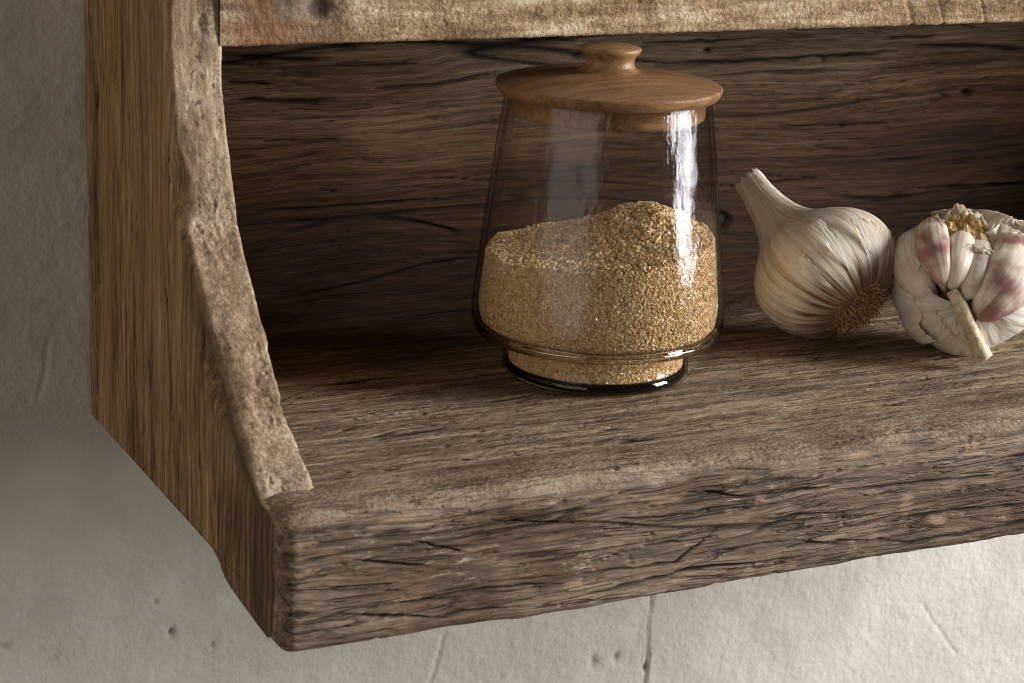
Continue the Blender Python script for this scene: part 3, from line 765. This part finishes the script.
# heavy bottom: ring where the body steps in, and the solid foot
ringp = dense([(0.0474, 0.0205), (0.0486, 0.0188), (0.0470, 0.0166), (0.0430, 0.0156), (0.0400, 0.0150), (0.0395, 0.0165), (0.0430, 0.0185), (0.0474, 0.0205)], 5)
lathe(ringp, 160, 'glass_step', M_thick, jar)
basep = np.vstack([dense([(0.0004, 0.0034), (0.020, 0.0034), (0.0320, 0.0036), (0.0345, 0.0048), (0.0354, 0.0046)], 4), dense([(0.0360, 0.0038), (0.0363, 0.0022), (0.0352, 0.0003)], 4), [(0.030, 0.0010), (0.015, 0.0022), (0.0004, 0.0026)]])
lathe(basep, 160, 'glass_foot', M_thick, jar)
lidp = np.vstack([[(0.0004, 0.1030), (0.0368, 0.1030), (0.0374, 0.1035), (0.0376, 0.1045), (0.0379, 0.1106), (0.0405, 0.1107)],
                  dense([(0.0418, 0.1110), (0.0431, 0.1126), (0.0437, 0.1142), (0.0436, 0.1149), (0.0424, 0.1156), (0.036, 0.1170), (0.025, 0.1186), (0.0160, 0.1195), (0.0115, 0.1201)], 8)])
lid = lathe(lidp, 160, 'lid', M_lid, jar)
knobp = np.vstack([dense([(0.0150, 0.1192), (0.0116, 0.1203), (0.0098, 0.1218), (0.0093, 0.1240), (0.0102, 0.1258), (0.0115, 0.1273), (0.0119, 0.1283), (0.0112, 0.1292), (0.0080, 0.1299), (0.004, 0.1303), (0.0004, 0.1304)], 6)])
lathe(knobp, 96, 'knob', M_lid, lid)

# ------------------------------------------------------------------ sugar
def sugar():
    cr_ = RIGHT[:2] / np.linalg.norm(RIGHT[:2]); cv = BACK[:2] / np.linalg.norm(BACK[:2])
    wallr = lambda z: np.interp(z, [0.0034, 0.0048, 0.0125, 0.0150, 0.0165, 0.0190, 0.0215, 0.027, 0.034, 0.050, 0.070, 0.09],
                                   [0.0330, 0.0345, 0.0350, 0.0365, 0.0385, 0.0430, 0.0462, 0.0472, 0.0468, 0.0451, 0.0428, 0.0403])
    def top(x, y):
        u = x * cr_[0] + y * cr_[1]; v = x * cv[0] + y * cv[1]
        return 0.0490 + 0.0140 * np.exp(-((u - 0.018) / np.where(u < 0.018, 0.033, 0.021)) ** 2 - ((v + 0.006) / 0.026) ** 2) + 0.0035 * sstep(-0.02, 0.03, u) - 0.0010 * sstep(0.0, -0.04, u) + 0.0013 * perlin(x * 90, y * 90, 0 * x)
    # core body
    na, nr, nz = 140, 26, 44
    a = np.linspace(0, 2 * math.pi, na, endpoint=False)[:, None]
    rows = []
    zb = 0.0038
    ed = 0.0010
    rr = 0.0446 - 0.0006
    rim = np.column_stack([np.cos(a[:, 0]) * rr, np.sin(a[:, 0]) * rr]); zt = top(rim[:, 0], rim[:, 1])[:, None]
    t = np.linspace(0, 1, nz)[None]
    Z = zb + (zt - zb) * t; R = wallr(Z) - ed
    P1 = np.stack([R * np.cos(a), R * np.sin(a), Z], -1)
    q = np.linspace(1, 0.01, nr)[None][:, 1:]
    Rt = (wallr(zt) - ed) * q
    X, Y = Rt * np.cos(a), Rt * np.sin(a)
    P2 = np.stack([X, Y, top(X, Y) * 1.0 + (zt - top(rim[:, 0], rim[:, 1])[:, None])], -1)
    bot = np.stack([(wallr(np.full_like(a, zb)) - ed) * 0.02 * np.cos(a), (wallr(np.full_like(a, zb)) - ed) * 0.02 * np.sin(a), zb + 0 * a], -1)
    P = np.concatenate([bot, P1, P2], 1)
    parts = [(P.reshape(-1, 3), grid_faces(na, P.shape[1], wu=True)[:, ::-1])]
    rnd = [np.full(P.shape[0] * P.shape[1], 0.25)]
    # crystals
    r = np.random.default_rng(5)
    cube = np.array([[-1,-1,-1],[1,-1,-1],[1,1,-1],[-1,1,-1],[-1,-1,1],[1,-1,1],[1,1,1],[-1,1,1]]) * 0.5
    cf = np.array([[0,3,2,1],[4,5,6,7],[0,1,5,4],[1,2,6,5],[2,3,7,6],[3,0,4,7]])
    def crystals(C, size):
        n = len(C)
        qn = r.normal(size=(n, 4)); qn /= np.linalg.norm(qn, axis=1)[:, None]
        w, x, y, z = qn.T
        Rm = np.stack([np.stack([1-2*(y*y+z*z), 2*(x*y-z*w), 2*(x*z+y*w)], -1), np.stack([2*(x*y+z*w), 1-2*(x*x+z*z), 2*(y*z-x*w)], -1), np.stack([2*(x*z-y*w), 2*(y*z+x*w), 1-2*(x*x+y*y)], -1)], 1)
        sc = size[:, None, None] * r.uniform(0.65, 1.25, size=(n, 1, 3))
        V = np.einsum('nij,nkj->nki', Rm, cube[None] * sc) + C[:, None]
        Fq = (cf[None] + 8 * np.arange(n)[:, None, None]).reshape(-1, 4)
        return V.reshape(-1, 3), Fq
    # against the glass
    n1 = 78000
    a1 = r.uniform(0, 2 * math.pi, n1); rimx, rimy = np.cos(a1) * 0.0445, np.sin(a1) * 0.0445
    z1 = zb + 0.0003 + (top(rimx, rimy) - zb) * r.uniform(0, 1, n1)
    R1 = wallr(z1) - r.uniform(0.0004, 0.0011, n1)
    C1 = np.column_stack([R1 * np.cos(a1), R1 * np.sin(a1), z1])
    s1 = r.uniform(0.00042, 0.00088, n1)
    # on the heap
    n2 = 21000
    a2 = r.uniform(0, 2 * math.pi, n2); rad = np.sqrt(r.uniform(0, 1, n2)) * 0.0440
    x2, y2 = rad * np.cos(a2), rad * np.sin(a2)
    C2 = np.column_stack([x2, y2, top(x2, y2) + r.uniform(-0.0003, 0.0010, n2)])
    C2[:, :2] *= np.minimum(1, (wallr(C2[:, 2]) - 0.0009) / np.maximum(rad, 1e-5))[:, None]
    s2 = r.uniform(0.0005, 0.0013, n2)
    C, s = np.vstack([C1, C2]), np.concatenate([s1, s2])
    v, f = crystals(C, s)
    parts.append((v, f)); rnd.append(np.repeat(r.beta(2, 2, len(C)), 8))
    V, Fq = cat_parts(parts)
    ncore = len(parts[0][1])
    o = mesh_obj('brown_sugar', V, Fq, M_sugar, None, dict(rnd=np.concatenate(rnd)), smooth=False, loc=tuple(JAR))
    o['kind'] = 'stuff'; o['label'] = 'golden brown sugar crystals heaped inside the glass jar'; o['category'] = 'sugar'
sugar()

# ------------------------------------------------------------------ garlic, whole bulb
M_gar = mat_garlic('papery_garlic_skin', 0.0, 0.22, 0.75)
M_gar2 = mat_garlic('pale_garlic_skin', 0.10, 0.2, 0.6)
M_clove = mat_garlic('pink_clove_skin', 0.9, 0.2, 0.45, 0.3)
M_clove2 = mat_garlic('cream_clove_skin', 0.3, 0.15, 0.4, 0.34)
M_root = mat_plain('dry_root', lin(140, 104, 66), lin(222, 188, 140), 1200)
M_stalk = mat_plain('dry_stalk', lin(176, 154, 120), lin(212, 198, 168), 420, 0.5, 0.15)
M_core = mat_plain('dry_core', lin(150, 114, 70), lin(206, 176, 130), 400, 0.6, 0.1)

def basis(axis, hint):
    a = axis / np.linalg.norm(axis); b = hint - a * (hint @ a); b /= np.linalg.norm(b); return a, b, np.cross(a, b)
def cam_vec(r, u, f): return RIGHT * r + UP * u + BACK * f

def whole_garlic():
    ax = cam_vec(-0.62 * math.cos(math.radians(31)), 0.785 * math.cos(math.radians(31)), -math.sin(math.radians(31)))
    A, B, Cc = basis(ax, BACK)
    prof = dense([(0.0, 0.0060), (0.0012, 0.0105), (0.0035, 0.0175), (0.008, 0.0245), (0.015, 0.0293), (0.023, 0.0305), (0.031, 0.0283), (0.038, 0.0235), (0.044, 0.0175), (0.0495, 0.0132), (0.056, 0.0102), (0.064, 0.0080), (0.073, 0.0066), (0.0800, 0.0062)], 22) * 1.07
    a, r = prof[:, 0][None], prof[:, 1][None]
    nth = 620
    th = np.linspace(0, 2 * math.pi, nth, endpoint=False)[:, None]
    t = np.linspace(0, 1, len(prof))[None]
    ct, st = np.cos(th), np.sin(th)
    belly = sstep(0.0, 0.012, a) * sstep(0.058, 0.03, a)
    # clove lobes + longitudinal creases + wrinkles running from root to neck
    lob = 0.030 * np.cos(th * 5 + 0.7 + 0.9 * np.sin(th)) + 0.016 * np.cos(th * 3 + 2)
    tw = th + 0.25 * t
    cre = fbm(np.cos(tw) * 5, np.sin(tw) * 5, t * 1.2, 3)
    wr = fbm(np.cos(tw) * 22, np.sin(tw) * 22, t * 2.5, 3)
    wr2 = fbm(np.cos(tw) * 60, np.sin(tw) * 60, t * 5, 3)
    shap = sstep(0.02, 0.0, a)
    neck = sstep(0.040, 0.056, a)
    d = r * (lob * belly * 0.7 + 0.020 * cre * (0.4 + 0.6 * neck)) + 0.0008 * (np.abs(wr) * -1.6 + 0.3) * (0.05 + 0.3 * sstep(-0.1, 0.4, perlin(ct * 2 + 3, st * 2, t * 3)) + 0.35 * shap + 0.7 * neck) + 0.0002 * wr2
    # torn top layer: the outermost skin ends in ragged steps around the belly
    lay = sstep(-0.004, 0.004, (0.021 + 0.010 * perlin(ct * 3 + 5, st * 3, 0 * t) + 0.006 * perlin(ct * 14, st * 14, 0 * t) + 0.0015 * perlin(ct * 60, st * 60, 0 * t)) - a)
    lay = (lay > 0.5).astype(float)
    d = d - 0.0004 * lay * belly
    R = r + d
    P = A * a[..., None] + (R * ct)[..., None] * B + (R * st)[..., None] * Cc
    P[..., 2] *= 0.92
    # neck bends slightly
    bend = cam_vec(0.0, 0.0, 0.0) + B * 0.0
    P = P + (cam_vec(0.62, 0.42, 0.0) * 0.0050) * (np.clip((a - 0.045) / 0.038, 0, 1.2) ** 1.5)[..., None]
    # jagged cut top
    topm = sstep(0.074, 0.080, a)
    P = P + A * (topm * 0.0024 * perlin(ct * 4 + 1, st * 4, 0 * t))[..., None] + cam_vec(0.75, 0.3, 0) * (topm * 0.0035 * 0)[..., None]
    # close the cut neck with an inner dry face
    last = P[:, -1]
    c0 = last.mean(0); rings = [c0 + (last - c0) * q - A * (0.0025 * (1 - q)) + A * 0.0006 * rng.normal(size=(nth, 1)) * (q < 0.95) for q in (0.92, 0.75, 0.5, 0.25, 0.02)]
    P = np.concatenate([P, np.stack(rings, 1)], 1)
    tt = np.concatenate([t[0], np.ones(5)])[None] + 0 * th; TH = th / (2 * math.pi) * 6.283 / 6.283 + 0 * tt
    dirt = np.concatenate([(0.85 * sstep(0.012, 0.002, a + 0.006 * perlin(ct * 9, st * 9, 0 * t) + 0 * th) + 0.35 * sstep(0.25, 0.5, perlin(ct * 16, st * 16, t * 3)) * sstep(0.022, 0.008, a))[:, :], np.full((nth, 5), 0.35)], 1)
    # place: belly centre on the ray through (828,272), lowest point on the board
    cenoff = A * 0.023
    low = (P - cenoff)[..., 2].min()
    pos = hit(829, 273, 2, -low + 0.0012)
    root = empty('garlic_bulb', (pos[0], pos[1], 0.0008), 'whole cream garlic bulb with dry neck and brown root tuft, right of the jar', 'garlic', None)
    base = np.array([pos[0], pos[1], 0.0008])
    W = P - cenoff + pos
    # theta attr through cos/sin would wrap; a plain value leaves one seam at the back
    mesh_obj('bulb_skin', (W - base).reshape(-1, 3), grid_faces(nth, P.shape[1], wu=True), M_gar, root, dict(th=TH, tt=tt, dirt=np.clip(dirt, 0, 1)))
    # root tuft
    parts = []
    r = np.random.default_rng(11)
    c = -cenoff + pos
    parts_add = []
    for i in range(1100):
        ang = r.uniform(0, 2 * math.pi); rad = 0.0125 * math.sqrt(r.uniform(0, 1))
        dirv = B * math.cos(ang) + Cc * math.sin(ang)
        s0 = c + dirv * rad + A * (0.0010 + 0.35 * rad ** 1.0 * (rad / 0.0135))
        L = r.uniform(0.0025, 0.0085) * (1.1 - 0.4 * rad / 0.0135)
        d0 = -A * r.uniform(0.3, 1.0) + dirv * r.uniform(-0.3, 1.1) * (rad / 0.0135 + 0.3) + r.normal(size=3) * 0.6
        d0 /= np.linalg.norm(d0)
        d1 = d0 + r.normal(size=3) * 0.75; d1 /= np.linalg.norm(d1)
        k = 5; tt_ = np.linspace(0, 1, k)[:, None]
        pts = s0 + d0 * L * tt_ + (d1 - d0) * L * 0.5 * tt_ ** 2 + r.normal(size=(k, 3)) * 0.00025
        pts[:, 2] = np.maximum(pts[:, 2], 0.0008)
        w = r.uniform(0.0002, 0.0008) * (1 - 0.75 * tt_)
        e1 = np.cross(d0, [0.3, 0.5, 0.8]); e1 /= np.linalg.norm(e1); e2 = np.cross(d0, e1)
        an = np.arange(4) * math.pi / 2
        tube = pts[:, None] + w[:, None] * (np.cos(an)[None, :, None] * e1 + np.sin(an)[None, :, None] * e2)
        parts.append((tube.reshape(-1, 3) - base, grid_faces(k, 4, wv=True)))
    V, Fq = cat_parts(parts)
    mesh_obj('root_tuft', V, Fq, M_root, root)
    # ragged flakes of skin lifted off the belly
    def flake(th0, a0, w, l, lift, seed):
        nu, nv = 26, 34
        u = np.linspace(-1, 1, nu)[:, None]; v = np.linspace(0, 1, nv)[None]
        wid = w * (1.0 - 0.75 * v ** 1.5) * (0.75 + 0.5 * perlin(v * 5 + seed, 0 * v, 0 * v)) 
        aa = a0 - l * v * (1 + 0.12 * perlin(u * 3 + seed, 0 * v + 1, 0 * v)) + 0.0022 * perlin(u * 3, v * 0 + seed, 0 * v) * (1 - v)
        Rr = np.interp(aa, prof[:, 0], prof[:, 1])
        tt2 = th0 + u * wid / 0.03
        lb = 1 + (0.030 * np.cos(tt2 * 5 + 0.7 + 0.9 * np.sin(tt2)) + 0.016 * np.cos(tt2 * 3 + 2))
        Rf = Rr * lb + 0.0004 + lift * (1 - v) ** 2 * (1 + 0.5 * perlin(u * 2, v * 2, 0 * u + seed)) + 0.0002 * np.abs(perlin(u * 9 + seed, v, 0 * u))
        Q = A * aa[..., None] + (Rf * np.cos(tt2))[..., None] * B + (Rf * np.sin(tt2))[..., None] * Cc - cenoff + pos - base
        o = mesh_obj('skin_flake', Q.reshape(-1, 3), grid_faces(nu, nv), M_gar2, root, dict(th=(tt2 + 0 * v).ravel(), tt=(v + 0 * u).ravel(), dirt=np.zeros(nu * nv)))
        m = o.modifiers.new('thick', 'SOLIDIFY'); m.thickness = 0.00015
    flake(0.15, 0.029, 0.0034, 0.022, 0.0007, 1.0)
    flake(-0.30, 0.020, 0.0034, 0.014, 0.0007, 2.0)
    flake(0.62, 0.024, 0.0030, 0.016, 0.0005, 3.3)
whole_garlic()

# ------------------------------------------------------------------ garlic, opened bulb
def open_garlic():
    Rb = 0.0300
    cen = hit(966, 281, 2, 0.0300)
    base = np.array([cen[0], cen[1], 0.0008])
    dist = np.linalg.norm(cen - CAM); ppm = F_PX / (dist * -(ray(966, 281) @ -BACK) * -1)
    root = empty('garlic_bulb', tuple(base), 'broken open garlic bulb with pink cloves showing and a cut stalk, at the right edge', 'garlic', None)
    ex, ey = RIGHT, UP
    vv = (cen - CAM) / ((cen - CAM) @ BACK)
    cxo, cyo = vv @ RIGHT, vv @ UP     # sideways drift of the sight line per metre towards the camera
    def L(px, py, f):   # a point of the bulb seen at this place, f metres in front of its centre
        d = ray(px, py); return CAM + d * (((cen - CAM) @ BACK + f) / (d @ BACK))
    def clove(name, pts, rads, mat, flat=0.8, seed=0.0, label=None):
        pts = np.array([L(*p) for p in pts]); q = dense(np.column_stack([pts, rads]), 12)
        n = len(q); P = []
        nth = 72; an = np.linspace(0, 2 * math.pi, nth, endpoint=False)
        T_ = np.gradient(q[:, :3], axis=0)
        for i in range(n):
            tv = T_[i] / np.linalg.norm(T_[i]); out = q[i, :3] - cen; out = out - tv * (out @ tv); out /= np.linalg.norm(out)
            sd = np.cross(tv, out); rr = max(q[i, 3], 0.0002)
            wob = 1 + 0.05 * perlin(np.cos(an) * 1.5 + seed, np.sin(an) * 1.5, 0 * an + i * 0.06) + 0.02 * perlin(np.cos(an) * 9 + seed, np.sin(an) * 9, 0 * an + i * 0.02)
            cx = np.cos(an); sy = np.sin(an)
            ridge = 1 + 0.10 * np.clip(cx, 0, 1) ** 6
            P.append(q[i, :3] + ((rr * wob * ridge * cx * flat)[:, None] * out + (rr * wob * sy)[:, None] * sd))
        P = np.array(P)
        o = mesh_obj(name, P.reshape(-1, 3) - base, grid_faces(n, nth, wv=True)[:, ::-1], mat, root,
                     dict(th=(an[None] / 6.283 + np.zeros((n, 1)) + seed).ravel(), tt=(np.linspace(0, 1, n)[:, None] + 0 * an[None]).ravel(), dirt=(0.5 * sstep(0.12, 0.0, np.linspace(0, 1, n))[:, None] + 0 * an[None]).ravel()))
        if label: o['label'] = label
        return o
    mm = 0.001
    clove('clove', [(945, 292, .0255), (940, 272, .0278), (934, 254, .0240), (931, 240, .0160), (932, 230, .004), (936, 226, -.010)], [.4*mm, 4.6*mm, 6.9*mm, 7.4*mm, 6.2*mm, 1*mm], M_clove, 0.8, 1.1, 'pink skinned clove on the left')
    clove('clove', [(954, 292, .0250), (954, 280, .0262), (957, 264, .0248), (960, 250, .0190), (962, 240, .010), (962, 234, .000)], [.8*mm, 4.4*mm, 5.9*mm, 6.2*mm, 5.0*mm, 1*mm], M_clove2, 0.85, 2.3, 'cream clove at the middle')
    clove('clove', [(962, 303, .0250), (971, 287, .0262), (977, 269, .0225), (979, 253, .014), (981, 238, .000)], [.6*mm, 4.8*mm, 7.2*mm, 6.8*mm, 1*mm], M_clove, 0.8, 3.7, 'dusky clove deep in the middle')
    clove('clove', [(972, 322, .0235), (988, 306, .0245), (1006, 284, .0225), (1014, 262, .0130), (1010, 244, .000), (1004, 236, -.012)], [1.5*mm, 8.4*mm, 12.4*mm, 12.0*mm, 8*mm, 1*mm], M_clove, 0.75, 4.9, 'large pink clove on the right')
    clove('clove', [(940, 302, .019), (925, 290, .0185), (913, 268, .0130), (912, 248, .004), (920, 236, -.008)], [.5*mm, 6*mm, 9*mm, 9*mm, 2*mm], M_clove2, 0.75, 6.2, 'white covered clove at the far left')
    clove('clove', [(955, 330, .010), (950, 322, .004), (970, 300, -.008), (985, 262, -.014), (985, 250, -.018)], [1*mm, 10*mm, 16*mm, 14*mm, 2*mm], M_clove2, 0.9, 7.7)
    # dry core behind the cloves
    u = np.linspace(0, math.pi, 24)[:, None]; w = np.linspace(0, 2 * math.pi, 36, endpoint=False)[None]
    Q = np.stack([np.sin(u) * np.cos(w), np.sin(u) * np.sin(w), np.cos(u) + 0 * w], -1) * 0.0175 * (1 + 0.12 * perlin(np.sin(u) * np.cos(w) * 4, np.sin(u) * np.sin(w) * 4, np.cos(u) * 4 + 0 * w))[..., None]
    mesh_obj('core', (Q + cen + BACK * 0.002 - base + UP * 0.002).reshape(-1, 3), grid_faces(24, 36, wv=True), M_core, root)
    # outer wrapper: lower and left bowl with a torn rim; polar angle from the view axis
    def wrapper(phi0, phi1, edge, R0, seed, mat, back=2.75, name='outer_skin', rag=0.10, dirt0=0.0):
        nu, nv = 260, 90
        ph = np.linspace(phi0, phi1, nu)[:, None]; v = np.linspace(0, 1, nv)[None]
        e = edge(ph) + rag * (perlin(ph * 3 + seed, 0 * v, 0 * v) + 0.5 * perlin(ph * 9 + seed, 0 * v, 0 * v) + 0.2 * perlin(ph * 40 + seed, 0 * v, 0 * v))
        al = e + (back - e) * v
        Rr = R0 * (1 + 0.035 * np.cos(ph * 5 + seed) * np.sin(al) + 0.020 * fbm(np.cos(ph) * 4 + seed, np.sin(ph) * 4, al * 1.2, 3) - 0.006 * np.abs(fbm(np.cos(ph) * 12, np.sin(ph) * 12 + seed, al * 1.4, 3)))
        Rr = Rr * (1 + 0.04 * (1 - v) ** 6)
        D = np.cos(al)[..., None] * VA + np.sin(al)[..., None] * (np.cos(ph)[..., None] * HX + np.sin(ph)[..., None] * HY)
        P = cen + D * Rr[..., None]
        low = P[..., 2]; P[..., 2] = np.maximum(low, 0.0008)
        o = mesh_obj(name, P.reshape(-1, 3) - base, grid_faces(nu, nv), mat, root, dict(th=(ph / 6.283 + 0 * v).ravel(), tt=(v + 0 * ph).ravel(), dirt=(dirt0 * np.exp(-v / 0.05) + 0 * ph).ravel()))
        m = o.modifiers.new('thick', 'SOLIDIFY'); m.thickness = 0.00025
        return o
    VA = cam_vec(-0.10, -0.28, 0.95); VA /= np.linalg.norm(VA)
    HX = RIGHT - VA * (RIGHT @ VA); HX /= np.linalg.norm(HX); HY = np.cross(VA, HX)
    # angle pi/2 is up in the picture, pi is left, -pi/2 down, 0 right
    wrapper(math.radians(150), math.radians(368), lambda p: 0.24 + 0.60 * sstep(math.radians(195), math.radians(150), p) + 0.35 * sstep(math.radians(300), math.radians(360), p), 0.0303, 2.0, M_gar2, dirt0=0.5)
    wrapper(math.radians(115), math.radians(235), lambda p: 0.80 + 0.30 * sstep(math.radians(160), math.radians(120), p), 0.0312, 5.0, M_gar2, rag=0.12)
    wrapper(math.radians(30), math.radians(120), lambda p: 1.85 + 0 * p, 0.0300, 8.0, M_gar2, rag=0.14, dirt0=0.4)
    # papery torn pieces standing above the cloves
    def paper(pts, seed, mat, amp=0.003):
        (x0, y0, f0), (x1, y1, f1), hgt, lean = pts
        nu, nv = 60, 40
        u = np.linspace(0, 1, nu)[:, None]; v = np.linspace(0, 1, nv)[None]
        px = x0 + (x1 - x0) * u + 3 * perlin(v * 2 + seed, u * 3, 0 * u) + (u - 0.5) * 10 * v; 
        hh = hgt * (0.66 + 0.20 * perlin(u * 3.2 + seed, 0 * v, 0 * v) + 0.11 * perlin(u * 9 + seed, 0 * v, 0 * v) + 0.05 * perlin(u * 26 + seed, 0 * v, 0 * v))
        hh = hh * (0.35 + 0.65 * np.sin(np.clip(u, 0, 1) * math.pi) ** 0.5)
        py = y0 + (y1 - y0) * u - hh * v
        ff = f0 + (f1 - f0) * u + lean * v + amp * perlin(u * 3.5 + seed, v * 2.2, 0 * u) + 0.0012 * perlin(u * 10, v * 6 + seed, 0 * u)
        sc_ = 1 - (ff / dist)
        P = cen + BACK * ff[..., None] + ex * (((px - 966) / ppm + cxo * ff) * 1.0)[..., None] + ey * (((281 - py) / ppm + cyo * ff))[..., None]
        o = mesh_obj('torn_skin', P.reshape(-1, 3) - base, grid_faces(nu, nv), mat, root, dict(th=(u * 0.3 + 0 * v + seed).ravel(), tt=(v + 0 * u).ravel(), dirt=(0.35 * (1 - v) + 0 * u).ravel()))
        m = o.modifiers.new('thick', 'SOLIDIFY'); m.thickness = 0.0002
    paper([(942, 244, .0150), (985, 250, .0160), 52, -0.004], 1.4, M_core, 0.005)
    paper([(946, 238, .0060), (982, 242, .0060), 50, -0.004], 3.4, M_gar2, 0.005)
    paper([(976, 260, .0190), (1032, 262, .0160), 50, -0.006], 6.1, M_gar2, 0.005)
    paper([(966, 256, .0240), (990, 262, .0240), 20, 0.001], 9.2, M_gar2)
    paper([(990, 250, .0060), (1044, 258, .0040), 52, -0.004], 12.7, M_gar2, 0.005)
    # hanging strip of torn skin under the stalk
    paper([(938, 300, .024), (962, 306, .026), -44, -0.004], 17.3, M_gar2)
    # stalk down to the board
    p0 = L(952, 291, .0265); p3 = hit(983, 358, 2, 0.0050); p1 = p0 + (p3 - p0) * 0.3 + BACK * 0.0030; p2 = p0 + (p3 - p0) * 0.65 + UP * 0.0005
    q = dense(np.array([[*p0, .0026], [*p1, .0030], [*p2, .0033], [*p3, .0042]]), 16)
    nth = 40; an = np.linspace(0, 2 * math.pi, nth, endpoint=False); P = []
    T_ = np.gradient(q[:, :3], axis=0)
    for i in range(len(q)):
        tv = T_[i] / np.linalg.norm(T_[i]); a_, b_, c_ = basis(tv, UP)
        rr = q[i, 3] * (1 + 0.02 * np.cos(an * 3) + 0.02 * perlin(np.cos(an) * 7, np.sin(an) * 7, 0 * an + i * 0.05))
        P.append(q[i, :3] + rr[:, None] * (np.cos(an)[:, None] * b_ + np.sin(an)[:, None] * c_))
    tv = T_[-1] / np.linalg.norm(T_[-1])
    for s in (0.93, 0.8, 0.5, 0.2, 0.02): P.append(q[-1, :3] + (P[len(q) - 1] - q[-1, :3]) * s + tv * 0.0004 * (s < 0.9) )
    P = np.array(P)
    mesh_obj('stalk', P.reshape(-1, 3) - base, grid_faces(len(P), nth, wv=True)[:, ::-1], M_stalk, root)
open_garlic()

# ------------------------------------------------------------------ light
def area(name, az, el, dist, w, h, power, col, target=(0.03, 0, 0.05)):
    """a window: az degrees to the right of the shelf's outward normal, el above level"""
    a, e = math.radians(az), math.radians(el)
    d = Vector((math.sin(a) * math.cos(e), -math.cos(a) * math.cos(e), math.sin(e)))
    l = bpy.data.lights.new(name, 'AREA'); l.shape = 'RECTANGLE'; l.size = w; l.size_y = h; l.energy = power; l.color = col
    o = bpy.data.objects.new(name, l); COL.objects.link(o)
    o.location = Vector(target) + d * dist
    o.rotation_euler = d.to_track_quat('Z', 'Y').to_euler()
    return o
area('window_light', 62, 11.3, 2.2, 0.80, 1.25, 95, (1.0, 0.98, 0.955))
area('left_window_light', -68, 8, 3.0, 3.4, 2.0, 27, (1.0, 0.91, 0.78))
W = bpy.data.worlds.new('World'); S.world = W; W.use_nodes = True
W.node_tree.nodes['Background'].inputs[0].default_value = (1.0, 0.95, 0.88, 1); W.node_tree.nodes['Background'].inputs[1].default_value = 0.035

# ------------------------------------------------------------------ camera
cd = bpy.data.cameras.new('camera'); cam = bpy.data.objects.new('camera', cd); COL.objects.link(cam)
cd.sensor_width = 36; cd.lens = F_PX * 36 / 1024; cd.clip_start = 0.01; cd.clip_end = 50
mw = Matrix.Identity(4)
for i in range(3):
    for j in range(3): mw[i][j] = RC[i, j]
    mw[i][3] = CAM[i]
cam.matrix_world = mw
cd.dof.use_dof = True; cd.dof.focus_distance = 0.86; cd.dof.aperture_fstop = 28
S.camera = cam
S.render.resolution_x, S.render.resolution_y = 1024, 683
S.view_settings.view_transform = 'Standard'; S.view_settings.look = 'None'
S.cycles.use_denoising = True
S.cycles.filter_width = 1.0
S.cycles.max_bounces = 12; S.cycles.transparent_max_bounces = 24; S.cycles.transmission_bounces = 10
